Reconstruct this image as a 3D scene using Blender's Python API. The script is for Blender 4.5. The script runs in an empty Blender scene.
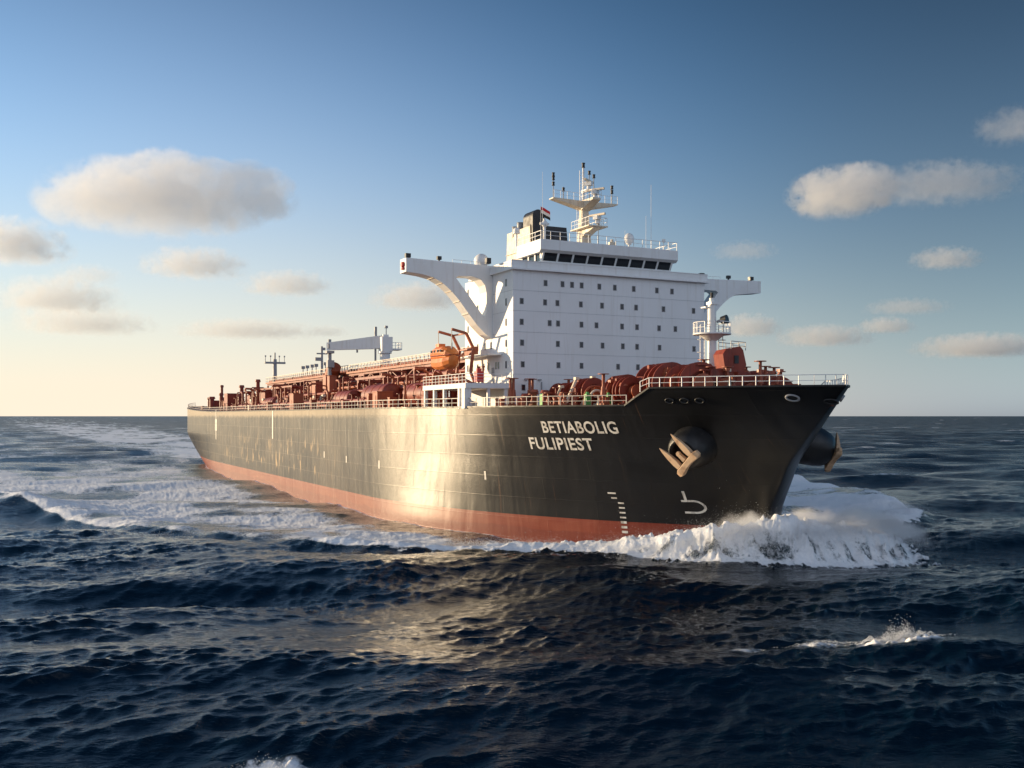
import bpy, math, random
import numpy as np
from mathutils import Vector, Matrix, Quaternion

random.seed(7)
RNG = np.random.default_rng(11)
R = math.radians
scene = bpy.context.scene
col = scene.collection

# ------------------------------------------------------------------ camera
CAM_H = 14.0
cam_d = bpy.data.cameras.new("camera")
cam = bpy.data.objects.new("camera", cam_d)
col.objects.link(cam)
cam.location = (0, 0, CAM_H)
cam.rotation_euler = (R(90), 0, 0)
cam_d.sensor_width = 36.0
cam_d.lens = 36.0 * 1000.0 / 1024.0
cam_d.shift_y = 32.0 / 1024.0
cam_d.clip_start = 0.5
cam_d.clip_end = 120000
scene.camera = cam

# ------------------------------------------------------------------ light
SUN_EL = R(7.0)
SUN_XY = Vector((-0.947, 0.322)).normalized()
sun_dir = Vector((SUN_XY.x * math.cos(SUN_EL), SUN_XY.y * math.cos(SUN_EL), math.sin(SUN_EL)))
SKY = dict(tint=(0.28, 0.84, 1.26), dark=0.66, dark_at=0.12, glow0=-0.25, glow1=0.65,
           cool=(1.42, 1.64, 1.86), warm=(5.0, 4.25, 3.35), dc=0.020, dw=0.135, mid_cool=(3.45, 3.95, 4.2), mid_warm=(5.8, 5.0, 4.2), bank=(3.4, 3.7, 4.4))  # bank: unseen cloud added as fill light
world = bpy.data.worlds.new("World")
scene.world = world
world.use_nodes = True
wn, wl = world.node_tree.nodes, world.node_tree.links
wn.clear()
w_out = wn.new("ShaderNodeOutputWorld")
w_bg = wn.new("ShaderNodeBackground")
w_sky = wn.new("ShaderNodeTexSky")
w_sky.sky_type = 'NISHITA'
w_sky.sun_disc = False
w_sky.sun_elevation = SUN_EL
w_sky.sun_rotation = math.atan2(SUN_XY.x, SUN_XY.y)
w_sky.altitude = 0
w_sky.air_density = 1.0
w_sky.dust_density = 0.7
w_sky.ozone_density = 2.2
w_bg.inputs["Strength"].default_value = 0.15
def wmath(op, x, y=0.0, z=0.0, clamp=False):
    nd = wn.new("ShaderNodeMath"); nd.operation = op; nd.use_clamp = clamp
    for i, v in enumerate((x, y, z)):
        if isinstance(v, bpy.types.NodeSocket): wl.new(v, nd.inputs[i])
        else: nd.inputs[i].default_value = v
    return nd.outputs[0]
def wmix(f, x, y, typ='MIX'):
    nd = wn.new("ShaderNodeMix"); nd.data_type = 'RGBA'; nd.blend_type = typ
    for sck, v in ((nd.inputs[0], f), (nd.inputs[6], x), (nd.inputs[7], y)):
        if isinstance(v, bpy.types.NodeSocket): wl.new(v, sck)
        else: sck.default_value = v if isinstance(v, float) else (*v, 1.0)
    return nd.outputs[2]
def wsmooth(v, lo, hi):
    nd = wn.new("ShaderNodeMapRange"); nd.interpolation_type = 'SMOOTHSTEP'
    wl.new(v, nd.inputs[0]); nd.inputs[1].default_value = lo; nd.inputs[2].default_value = hi
    return nd.outputs[0]
w_tc = wn.new("ShaderNodeTexCoord")
w_sep = wn.new("ShaderNodeSeparateXYZ"); wl.new(w_tc.outputs["Generated"], w_sep.inputs[0])
w_dot = wn.new("ShaderNodeVectorMath"); w_dot.operation = 'DOT_PRODUCT'
wl.new(w_tc.outputs["Generated"], w_dot.inputs[0]); w_dot.inputs[1].default_value = sun_dir
cosS = w_dot.outputs["Value"]
w_dotx = wn.new("ShaderNodeVectorMath"); w_dotx.operation = 'DOT_PRODUCT'
wl.new(w_tc.outputs["Generated"], w_dotx.inputs[0]); w_dotx.inputs[1].default_value = (SUN_XY.x, SUN_XY.y, 0)
cosA = w_dotx.outputs["Value"]
el = wmath('MAXIMUM', w_sep.outputs[2], 0.0)
# clear air a quarter turn from the sun is the deepest blue
q = wmath('DIVIDE', wmath('ADD', cosS, SKY['dark_at']), 0.42)
dark = wmath('MULTIPLY_ADD', wmath('POWER', 2.718, wmath('MULTIPLY', wmath('MULTIPLY', q, q), -1.0)), -SKY['dark'], 1.0)
base = wmix(1.0, w_sky.outputs[0], SKY['tint'], 'MULTIPLY')
dark = wmath('MULTIPLY', dark, wmath('MULTIPLY_ADD', wsmooth(el, 0.20, 0.50), -0.50, 1.0))     # deeper towards the zenith
bs = wn.new("ShaderNodeVectorMath"); bs.operation = 'SCALE'; wl.new(base, bs.inputs[0]); wl.new(dark, bs.inputs["Scale"])
# sea haze: pale and warm towards the sun, grey blue away from it
glow = wsmooth(cosA, SKY['glow0'], SKY['glow1'])
hcol = wmix(glow, SKY['cool'], SKY['warm'])
depth = wmath('MULTIPLY_ADD', glow, SKY['dw'], SKY['dc'])
hz = wmath('POWER', 2.718, wmath('MULTIPLY', wmath('DIVIDE', el, depth), -1.0))
hz2 = wmath('POWER', 2.718, wmath('MULTIPLY', wmath('DIVIDE', el, 0.125), -1.0))
sky0 = wmix(wmath('MULTIPLY', hz2, 0.72), bs.outputs[0], wmix(glow, SKY['mid_cool'], SKY['mid_warm']))
sky1 = wmix(wmath('MULTIPLY', hz, 0.95), sky0, hcol)
# bright broken cloud added behind the viewer to lift the shaded deckhouse front
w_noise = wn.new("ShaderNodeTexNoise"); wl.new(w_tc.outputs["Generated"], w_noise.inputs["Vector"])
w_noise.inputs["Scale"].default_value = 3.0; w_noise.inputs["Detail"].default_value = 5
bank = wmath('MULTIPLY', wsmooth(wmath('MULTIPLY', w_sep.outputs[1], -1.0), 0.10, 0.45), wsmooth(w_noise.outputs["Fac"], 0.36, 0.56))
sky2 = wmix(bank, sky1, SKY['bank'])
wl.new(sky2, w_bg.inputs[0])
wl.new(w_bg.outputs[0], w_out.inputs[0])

sun_d = bpy.data.lights.new("sun", 'SUN')
sun_d.energy = 4.6
sun_d.angle = R(0.6)
sun_d.color = (1.0, 0.75, 0.46)
sun_o = bpy.data.objects.new("sun", sun_d)
col.objects.link(sun_o)
sun_o.rotation_euler = (-sun_dir).to_track_quat('-Z', 'Y').to_euler()

scene.view_settings.view_transform = 'Standard'
scene.view_settings.look = 'None'
scene.view_settings.exposure = 0.5
scene.view_settings.gamma = 1.0
scene.view_settings.use_curve_mapping = False
scene.render.engine = 'CYCLES'
cy = scene.cycles
cy.use_denoising = True
cy.use_adaptive_sampling = False
try:
    cy.denoiser = 'OPENIMAGEDENOISE'
    cy.denoising_input_passes = 'RGB_ALBEDO_NORMAL'
except Exception:
    pass
cy.max_bounces = 16
cy.diffuse_bounces = 3
cy.glossy_bounces = 4
cy.volume_bounces = 14
cy.volume_step_rate = 0.35
cy.sample_clamp_indirect = 6.0
cy.caustics_reflective = True

# ------------------------------------------------------------------ helpers
def link(o, parent=None):
    col.objects.link(o)
    if parent is not None:
        o.parent = parent
    return o

def tag(o, label=None, cat=None, group=None, kind=None):
    if label: o["label"] = label
    if cat: o["category"] = cat
    if group: o["group"] = group
    if kind: o["kind"] = kind
    return o

class MB:
    """collects shapes, builds ONE mesh object"""
    def __init__(self):
        self.v, self.f, self.s, self.m = [], [], [], []
        self.cm = 0
    def add(self, vs, fs, smooth=False):
        b = len(self.v)
        self.v.extend([tuple(p) for p in vs])
        for f in fs:
            self.f.append(tuple(i + b for i in f))
            self.s.append(smooth)
            self.m.append(self.cm)
        return self
    def box(self, c, s, rz=0.0, ry=0.0, rx=0.0):
        hx, hy, hz = s[0] / 2, s[1] / 2, s[2] / 2
        vs = [Vector((x, y, z)) for x in (-hx, hx) for y in (-hy, hy) for z in (-hz, hz)]
        if rz or ry or rx:
            m = Matrix.Rotation(rz, 3, 'Z') @ Matrix.Rotation(ry, 3, 'Y') @ Matrix.Rotation(rx, 3, 'X')
            vs = [m @ p for p in vs]
        c = Vector(c)
        return self.add([p + c for p in vs], [(0, 1, 3, 2), (4, 6, 7, 5), (0, 4, 5, 1), (2, 3, 7, 6), (0, 2, 6, 4), (1, 5, 7, 3)])
    def b2(self, x0, x1, y0, y1, z0, z1):
        return self.box(((x0 + x1) / 2, (y0 + y1) / 2, (z0 + z1) / 2), (abs(x1 - x0), abs(y1 - y0), abs(z1 - z0)))
    def cyl(self, p0, p1, r0, r1=None, n=12, cap=True):
        if r1 is None: r1 = r0
        p0, p1 = Vector(p0), Vector(p1)
        d = (p1 - p0)
        if d.length < 1e-6: return self
        d.normalize()
        a = d.orthogonal().normalized()
        b = d.cross(a)
        ring = [a * math.cos(2 * math.pi * i / n) + b * math.sin(2 * math.pi * i / n) for i in range(n)]
        vs = [p0 + q * r0 for q in ring] + [p1 + q * r1 for q in ring]
        self.add(vs, [(i, (i + 1) % n, n + (i + 1) % n, n + i) for i in range(n)], True)
        if cap:
            self.add(vs[:n], [tuple(reversed(range(n)))])
            self.add(vs[n:], [tuple(range(n))])
        return self
    def bar(self, p0, p1, w, h=None):
        """square bar"""
        h = h or w
        p0, p1 = Vector(p0), Vector(p1)
        d = (p1 - p0).normalized()
        up = Vector((0, 0, 1)) if abs(d.z) < 0.95 else Vector((1, 0, 0))
        a = d.cross(up).normalized() * (w / 2)
        b = a.cross(d).normalized() * (h / 2)
        vs = [p0 - a - b, p0 + a - b, p0 + a + b, p0 - a + b, p1 - a - b, p1 + a - b, p1 + a + b, p1 - a + b]
        return self.add(vs, [(3, 2, 1, 0), (4, 5, 6, 7), (0, 1, 5, 4), (1, 2, 6, 5), (2, 3, 7, 6), (3, 0, 4, 7)])
    def tube(self, pts, r, n=8):
        for a, b in zip(pts[:-1], pts[1:]):
            self.cyl(a, b, r, r, n)
        for p in pts[1:-1]:
            self.ball(p, r * 1.02, 6, 4)
        return self
    def ball(self, c, r, nu=12, nv=8, sc=(1, 1, 1)):
        c = Vector(c)
        vs, fs = [], []
        for j in range(nv + 1):
            t = math.pi * j / nv
            for i in range(nu):
                a = 2 * math.pi * i / nu
                vs.append(c + Vector((r * sc[0] * math.sin(t) * math.cos(a), r * sc[1] * math.sin(t) * math.sin(a), r * sc[2] * math.cos(t))))
        for j in range(nv):
            for i in range(nu):
                fs.append((j * nu + i, (j + 1) * nu + i, (j + 1) * nu + (i + 1) % nu, j * nu + (i + 1) % nu))
        return self.add(vs, fs, True)
    def prism(self, poly, axis, a, b):
        """poly: 2D points in the plane normal to axis ('x': (y,z), 'y': (x,z), 'z': (x,y))"""
        def P(q, t):
            return {'x': (t, q[0], q[1]), 'y': (q[0], t, q[1]), 'z': (q[0], q[1], t)}[axis]
        n = len(poly)
        vs = [P(q, a) for q in poly] + [P(q, b) for q in poly]
        return self.add(vs, [tuple(range(n)), tuple(reversed(range(n, 2 * n)))] + [(i, n + i, n + (i + 1) % n, (i + 1) % n) for i in range(n)])
    def loft(self, rings, cap=True, smooth=True):
        n = len(rings[0])
        vs = [p for r in rings for p in r]
        fs = []
        for k in range(len(rings) - 1):
            for i in range(n):
                fs.append((k * n + i, k * n + (i + 1) % n, (k + 1) * n + (i + 1) % n, (k + 1) * n + i))
        self.add(vs, fs, smooth)
        if cap:
            self.add(rings[0], [tuple(reversed(range(n)))])
            self.add(rings[-1], [tuple(range(n))])
        return self
    def rail(self, pts, h, nr=2, step=1.5, r=0.03, base=0.0):
        """railing along a path of deck points"""
        pts = [Vector(p) for p in pts]
        for k in range(1, nr + 1):
            z = Vector((0, 0, base + (h - base) * k / nr))
            for a, b in zip(pts[:-1], pts[1:]):
                self.bar(a + z, b + z, r * (2.2 if k == nr else 1.5))
        for a, b in zip(pts[:-1], pts[1:]):
            n = max(1, int(round((b - a).length / step)))
            for i in range(n):
                p = a + (b - a) * (i / n)
                self.bar(p, p + Vector((0, 0, h)), r * 2.0)
        self.bar(pts[-1], pts[-1] + Vector((0, 0, h)), r * 2.0)
        return self
    def mesh(self, name, mats):
        me = bpy.data.meshes.new(name)
        me.from_pydata([tuple(p) for p in self.v], [], self.f)
        for m in (mats if isinstance(mats, (list, tuple)) else [mats]):
            me.materials.append(m)
        me.polygons.foreach_set("use_smooth", self.s)
        me.polygons.foreach_set("material_index", self.m)
        me.update()
        import bmesh
        bm = bmesh.new(); bm.from_mesh(me)
        bmesh.ops.recalc_face_normals(bm, faces=bm.faces)
        bm.to_mesh(me); bm.free()
        return me
    def build(self, name, mats, parent=None):
        return link(bpy.data.objects.new(name, self.mesh(name, mats)), parent)

def put(me, name, parent, loc=(0, 0, 0), rz=0.0):
    o = bpy.data.objects.new(name, me)
    o.location = loc
    o.rotation_euler = (0, 0, rz)
    return link(o, parent)

# ------------------------------------------------------------------ materials
class NT:
    def __init__(self, m):
        self.t = m.node_tree
        self.n, self.l = self.t.nodes, self.t.links
    def new(self, typ, **kw):
        nd = self.n.new(typ)
        for k, v in kw.items():
            setattr(nd, k, v)
        return nd
    def set(self, sock, v):
        if isinstance(v, bpy.types.NodeSocket): self.l.new(v, sock)
        else: sock.default_value = v
    def math(self, op, a, b=0.0, c=0.0, clamp=False):
        nd = self.new("ShaderNodeMath", operation=op, use_clamp=clamp)
        for i, v in enumerate((a, b, c)): self.set(nd.inputs[i], v)
        return nd.outputs[0]
    def noise(self, vec, scale=1.0, detail=4.0, rough=0.55, dist=0.0, dims='3D', w=None):
        nd = self.new("ShaderNodeTexNoise", noise_dimensions=dims)
        if vec is not None: self.l.new(vec, nd.inputs["Vector"])
        nd.inputs["Scale"].default_value = scale
        nd.inputs["Detail"].default_value = detail
        nd.inputs["Roughness"].default_value = rough
        nd.inputs["Distortion"].default_value = dist
        if w is not None: nd.inputs["W"].default_value = w
        return nd.outputs["Fac"]
    def mapping(self, vec, loc=(0, 0, 0), rot=(0, 0, 0), sc=(1, 1, 1)):
        nd = self.new("ShaderNodeMapping")
        self.l.new(vec, nd.inputs["Vector"])
        nd.inputs["Location"].default_value = loc
        nd.inputs["Rotation"].default_value = rot
        nd.inputs["Scale"].default_value = sc
        return nd.outputs[0]
    def ramp(self, fac, lo, hi, a=0.0, b=1.0, smooth=True):
        nd = self.new("ShaderNodeMapRange", interpolation_type='SMOOTHSTEP' if smooth else 'LINEAR', clamp=True)
        self.set(nd.inputs[0], fac)
        for i, v in enumerate((lo, hi, a, b)): self.set(nd.inputs[1 + i], v)
        return nd.outputs[0]
    def mix(self, fac, a, b):
        nd = self.new("ShaderNodeMix", data_type='RGBA')
        self.set(nd.inputs[0], fac)
        for s, v in ((nd.inputs[6], a), (nd.inputs[7], b)):
            self.set(s, v if isinstance(v, bpy.types.NodeSocket) else (*v, 1.0))
        return nd.outputs[2]
    def sep(self, vec):
        nd = self.new("ShaderNodeSeparateXYZ"); self.l.new(vec, nd.inputs[0]); return nd.outputs
    def comb(self, x, y, z):
        nd = self.new("ShaderNodeCombineXYZ")
        for i, v in enumerate((x, y, z)): self.set(nd.inputs[i], v)
        return nd.outputs[0]
    def bump(self, h, strength=0.3, dist=0.1, normal=None):
        nd = self.new("ShaderNodeBump")
        nd.inputs["Strength"].default_value = strength
        nd.inputs["Distance"].default_value = dist
        self.l.new(h, nd.inputs["Height"])
        if normal is not None: self.l.new(normal, nd.inputs["Normal"])
        return nd.outputs[0]

def new_mat(name):
    m = bpy.data.materials.new(name)
    m.use_nodes = True
    t = NT(m)
    return m, t, t.n["Principled BSDF"]

def paint(name, c, dirt=None, amount=0.35, rough=0.45, scale=0.35, streak=True, bump=0.15, metallic=0.0):
    """weathered paint: large patches, vertical run marks, fine relief"""
    m, t, p = new_mat(name)
    pos = t.new("ShaderNodeTexCoord").outputs["Object"]
    if dirt is None: dirt = tuple(v * 0.45 for v in c)
    n1 = t.ramp(t.noise(pos, scale, 5, 0.6), 0.42, 0.72)
    fac = n1
    if streak:
        n2 = t.ramp(t.noise(t.mapping(pos, sc=(2.2, 2.2, 0.16)), 1.0, 4, 0.6), 0.48, 0.74)
        fac = t.math('MAXIMUM', t.math('MULTIPLY', n1, 0.6), n2)
    fac = t.math('MULTIPLY', fac, amount)
    t.l.new(t.mix(fac, c, dirt), p.inputs["Base Color"])
    rr = t.ramp(t.noise(pos, 1.3, 3), 0.3, 0.7, rough - 0.08, rough + 0.12)
    t.l.new(rr, p.inputs["Roughness"])
    p.inputs["Metallic"].default_value = metallic
    if bump:
        t.l.new(t.bump(t.noise(pos, 0.9, 4), bump, 0.05), p.inputs["Normal"])
    return m

M = {}
M['white'] = paint("white_paint", (0.80, 0.80, 0.79), (0.50, 0.42, 0.33), 0.30, 0.42, 0.22)
M['wall'] = paint("deckhouse_white_paint", (0.80, 0.80, 0.80), (0.50, 0.45, 0.38), 0.22, 0.42, 0.12)
M['cream'] = paint("cream_paint", (0.72, 0.62, 0.48), (0.40, 0.26, 0.15), 0.5, 0.5, 0.5)
M['rail'] = paint("rail_paint", (0.50, 0.46, 0.42), (0.28, 0.20, 0.15), 0.5, 0.5)
M['seam'] = paint("weld_seam", (0.52, 0.53, 0.55), None, 0.3, 0.5)
M['grey'] = paint("grey_paint", (0.30, 0.31, 0.33), (0.16, 0.12, 0.09), 0.4, 0.5)
M['red'] = paint("red_oxide_paint", (0.25, 0.034, 0.014), (0.09, 0.018, 0.010), 0.7, 0.5, 0.6)
M['deckred'] = paint("deck_red_paint", (0.12, 0.026, 0.016), (0.05, 0.018, 0.012), 0.6, 0.6, 0.3, streak=False)
M['tan'] = paint("sunlit_red_paint", (0.36, 0.085, 0.034), (0.17, 0.042, 0.020), 0.6, 0.5, 0.7)  # lighter copy of the red paint, its sunlit tone put into the colour
M['orange'] = paint("lifeboat_orange", (0.72, 0.20, 0.035), (0.40, 0.10, 0.03), 0.4, 0.38, 0.8)
M['rust'] = paint("rusty_iron", (0.58, 0.40, 0.25), (0.28, 0.14, 0.07), 0.7, 0.7, 1.2, streak=False, bump=0.4)
M['black'] = paint("black_paint", (0.008, 0.008, 0.009), (0.025, 0.022, 0.02), 0.5, 0.45)
M['green'] = paint("green_paint", (0.10, 0.38, 0.09), (0.05, 0.14, 0.04), 0.5, 0.5, 1.0)
M['brightred'] = paint("bright_red_paint", (0.55, 0.03, 0.025), None, 0.3, 0.4)
M['letter'] = paint("letter_white", (0.76, 0.72, 0.64), (0.22, 0.18, 0.13), 0.9, 0.5, 1.6, bump=0)

def glass_mat():
    m, t, p = new_mat("dark_window_glass")
    p.inputs["Base Color"].default_value = (0.02, 0.023, 0.028, 1)
    p.inputs["Roughness"].default_value = 0.06
    return m
M['glass'] = glass_mat()

def hull_mat():
    m, t, p = new_mat("hull_paint")
    pos = t.new("ShaderNodeTexCoord").outputs["Object"]
    x, y, z = t.sep(pos)
    xz = t.comb(x, 0.0, z)
    br = t.new("ShaderNodeTexBrick")
    t.l.new(t.comb(x, z, 0.0), br.inputs["Vector"])
    br.inputs["Scale"].default_value = 1.0
    br.inputs["Brick Width"].default_value = 11.5
    br.inputs["Row Height"].default_value = 2.35
    br.inputs["Mortar Size"].default_value = 0.05
    br.inputs["Mortar Smooth"].default_value = 0.6
    # black topsides: dust and salt run down the plates
    run = t.ramp(t.noise(t.mapping(xz, sc=(0.75, 1, 0.07)), 1.0, 6, 0.62), 0.40, 0.78)
    patch = t.ramp(t.noise(t.mapping(xz, sc=(0.05, 1, 0.16)), 1.0, 5, 0.6), 0.35, 0.75)
    aft = t.ramp(x, 235.0, 150.0)
    dust = t.math('MULTIPLY', t.math('ADD', t.math('MULTIPLY', run, 0.55), t.math('MULTIPLY', patch, 0.45)), t.math('MULTIPLY_ADD', aft, 0.97, 0.03))
    blackc = t.mix(dust, (0.0045, 0.0045, 0.005), (0.085, 0.060, 0.035))
    # dusty top strake
    top = t.ramp(t.math('ADD', z, t.math('MULTIPLY', t.noise(t.mapping(xz, sc=(0.6, 1, 0.6)), 1.0, 4), 1.0)), 14.0, 14.9)
    blackc = t.mix(t.math('MULTIPLY', t.math('MULTIPLY', top, aft), 0.85), blackc, (0.36, 0.27, 0.165))
    # rust runs, pale scrapes low on the aft half
    scr = t.ramp(t.noise(t.mapping(xz, sc=(1.1, 1, 0.28)), 1.0, 3, 0.5), 0.595, 0.64)
    zone = t.math('MULTIPLY', t.math('MULTIPLY', t.ramp(z, 3.0, 5.0), t.ramp(z, 11.5, 8.0)), t.math('MULTIPLY', t.ramp(x, 70.0, 95.0), t.ramp(x, 180.0, 150.0)))
    blackc = t.mix(t.math('MULTIPLY', t.math('MULTIPLY', scr, zone), 0.85), blackc, (0.50, 0.34, 0.17))
    rst = t.ramp(t.noise(t.mapping(xz, sc=(1.9, 1, 0.10)), 1.0, 4, 0.6), 0.62, 0.74)
    blackc = t.mix(t.math('MULTIPLY', rst, 0.35), blackc, (0.15, 0.07, 0.032))
    # red anti-fouling with a worn dark line of growth near the water
    redn = t.noise(t.mapping(xz, sc=(0.10, 1, 0.5)), 1.0, 6, 0.65)
    redc = t.mix(t.ramp(redn, 0.35, 0.7), (0.20, 0.030, 0.014), (0.25, 0.058, 0.028))
    wet = t.ramp(t.math('ADD', z, t.math('MULTIPLY', t.noise(t.mapping(xz, sc=(0.22, 1, 0.9)), 1.0, 5, 0.6), -1.6)), 0.35, 0.55, 1.0, 0.0)
    redc = t.mix(t.math('MULTIPLY', wet, 0.7), redc, (0.17, 0.030, 0.018))
    runr = t.ramp(t.noise(t.mapping(xz, sc=(1.6, 1, 0.15)), 1.0, 4, 0.6), 0.5, 0.75)
    redc = t.mix(t.math('MULTIPLY', runr, 0.35), redc, (0.30, 0.11, 0.06))
    line = t.ramp(z, 2.66, 2.74)
    t.l.new(t.mix(line, redc, blackc), p.inputs["Base Color"])
    rough = t.math('ADD', t.math('MULTIPLY', dust, 0.05), t.math('MULTIPLY_ADD', line, -0.07, 0.43))
    seam = t.math('MULTIPLY', br.outputs['Fac'], t.math('MULTIPLY', t.math('MULTIPLY', line, aft), 0.35))
    t.l.new(t.mix(seam, t.mix(line, redc, blackc), (0.30, 0.24, 0.16)), p.inputs['Base Color'])
    t.l.new(rough, p.inputs["Roughness"])
    p.inputs["Specular IOR Level"].default_value = 0.46
    # plates, welds, frames hungry-horse dents
    dent = t.noise(t.mapping(xz, sc=(0.34, 1, 0.085)), 1.0, 2, 0.5, 0.4)
    nb = t.bump(dent, 1.0, 0.13)
    nb = t.bump(t.noise(t.mapping(xz, sc=(1.3, 1, 0.9)), 1.0, 3), 0.5, 0.02, nb)
    nb = t.bump(br.outputs["Fac"], 0.45, 0.015, nb)
    t.l.new(nb, p.inputs["Normal"])
    return m
M['hull'] = hull_mat()

# ------------------------------------------------------------------ ship frame and hull lines
TH = R(26.4)
FWD = Vector((math.sin(TH), -math.cos(TH), 0))
PORT = Vector((math.cos(TH), math.sin(TH), 0))
ORG = FWD * -323.0 + PORT * 68.8
HB = 24.3

def lerp(v, xs, ys): return float(np.interp(v, xs, ys))
def stem_x(z): return lerp(z, [-3, 0, 4.4, 9.2, 14.6, 16.7, 17.5], [241.6, 242.2, 243.4, 246.2, 251.6, 253.8, 254.4])
def zt(x):
    """top edge of the hull plating: sheer aft, forecastle bulwark forward"""
    z = 15.05
    if x < 70: z += 2.0 * ((70 - x) / 70) ** 2
    if x > 236.3:
        t = min(1, (x - 236.3) / 2.4)
        z += 1.75 * (t * t * (3 - 2 * t))
    return z
def deck_z(x): return min(zt(x), 15.05 if x > 70 else zt(x)) - 0.02
def half(x, z):
    t = min(1, max(0, z / 16.7)) ** 2.3
    if x > 180:
        x0 = 188.0
        xf = stem_x(z)
        u = min(1, max(0, (x - x0) / (xf - x0)))
        p = 1.85 + 0.35 * t
        return HB * max(0.0, 1 - u ** p) ** (0.74 + 0.11 * t) - 0.115 * max(0.0, z - 1.0) * math.exp(-((x - 203.5 - 0.25 * max(0.0, z)) / 9.0) ** 2)
    if x < 78:
        td = min(1, max(0, z / 9)) ** 0.7
        u = (78 - x) / 78
        wl_ = 1 - 0.46 * u ** 2.0
        dk = 1 - 0.24 * max(0.0, (35 - x) / 35) ** 3.0
        return HB * (wl_ * (1 - td) + dk * td)
    return HB
def hull_pt(x, z, side=-1, off=0.0):
    b = half(x, z)
    p = Vector((x, side * b, z))
    if off:
        e = 0.25
        dx = Vector((2 * e, side * (half(x + e, z) - half(x - e, z)), 0))
        dz = Vector((0, side * (half(x, z + e) - half(x, z - e)), 2 * e))
        n = dx.cross(dz).normalized()
        if n.y * side < 0: n = -n
        p = p + n * off
    return p

ship = bpy.data.objects.new("oil_tanker", None)
ship.empty_display_size = 5
ship.location = ORG
ship.rotation_euler = (0, 0, math.atan2(FWD.y, FWD.x))
link(ship)
tag(ship, "long black hulled oil tanker with red waterline and tall white deckhouse ploughing through the sea", "ship")
SHIP_M = Matrix.Translation(ORG) @ Matrix.Rotation(math.atan2(FWD.y, FWD.x), 4, 'Z')

def build_hull():
    zl = 30
    # one parameter along the length, stations gather towards the bow
    s = np.concatenate([np.linspace(0, 35, 18), np.linspace(40, 180, 29), 180 + (1 - (1 - np.linspace(0, 1, 71)[1:]) ** 1.5) * 1.0 * 0 + np.linspace(0, 1, 71)[1:] * 0])
    stations = []
    for x in np.linspace(0, 35, 18): stations.append(('a', x))
    for x in np.linspace(40, 180, 29): stations.append(('a', x))
    for u in 1 - (1 - np.linspace(0, 1, 81)[1:]) ** 1.7: stations.append(('f', u))
    grid = []
    for kind, val in stations:
        colv = []
        for j in range(zl + 1):
            tj = j / zl
            if kind == 'a':
                x = val
                z = -3 + (zt(x) + 3) * tj
                colv.append((x, half(x, z), z))
            else:
                # x runs from 180 to the stem at this height
                ztop = 16.8 if val > 0.9 else None
                z = -3 + 18.05 * tj
                for _ in range(4):
                    x = 180 + (stem_x(z) - 180) * val
                    z = -3 + (zt(x) + 3) * tj
                b = half(x, z) if val < 1 else 0.0
                colv.append((x, b, z))
        grid.append(colv)
    mb = MB()
    n = zl + 1
    for side in (-1, 1):
        vs = [(x, side * b, z) for c in grid for (x, b, z) in c]
        fs = []
        for i in range(len(grid) - 1):
            for j in range(zl):
                q = (i * n + j, (i + 1) * n + j, (i + 1) * n + j + 1, i * n + j + 1)
                fs.append(q)
        mb.add(vs, fs, True)
    # transom
    tv, tf = [], []
    for (x, b, z) in grid[0]:
        tv += [(x, -b, z), (x, b, z)]
    for j in range(zl):
        tf.append((2 * j, 2 * j + 1, 2 * j + 3, 2 * j + 2))
    mb.add(tv, tf)
    hull = mb.build("hull", M['hull'], ship)
    import bmesh
    bm = bmesh.new(); bm.from_mesh(hull.data)
    bmesh.ops.remove_doubles(bm, verts=bm.verts, dist=0.002)
    bmesh.ops.recalc_face_normals(bm, faces=bm.faces)
    bm.to_mesh(hull.data); bm.free()
    # gunwale bar, closing the plate edge
    gm = MB()
    for side in (-1, 1):
        pts = [Vector((c[-1][0], side * c[-1][1], c[-1][2] + 0.03)) for c in grid]
        for a, b in zip(pts[:-1], pts[1:]):
            gm.bar(a, b, 0.22, 0.16)
    gm.build("gunwale", M['black'], hull)
    # deck sheet
    dm = MB()
    vs, fs = [], []
    xs = list(np.linspace(0.05, 235, 80)) + list(np.linspace(236, 252.4, 40))
    for x in xs:
        z = deck_z(x) - 0.12
        b = max(0.02, half(x, z) - 0.05)
        vs += [(x, -b, z), (x, 0, z + 0.35), (x, b, z)]
    for i in range(len(xs) - 1):
        a = 3 * i
        fs += [(a, a + 3, a + 4, a + 1), (a + 1, a + 4, a + 5, a + 2)]
    dm.add(vs, fs)
    dm.build("deck", M['deckred'], ship)
    return hull, grid
hull, HGRID = build_hull()

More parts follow.
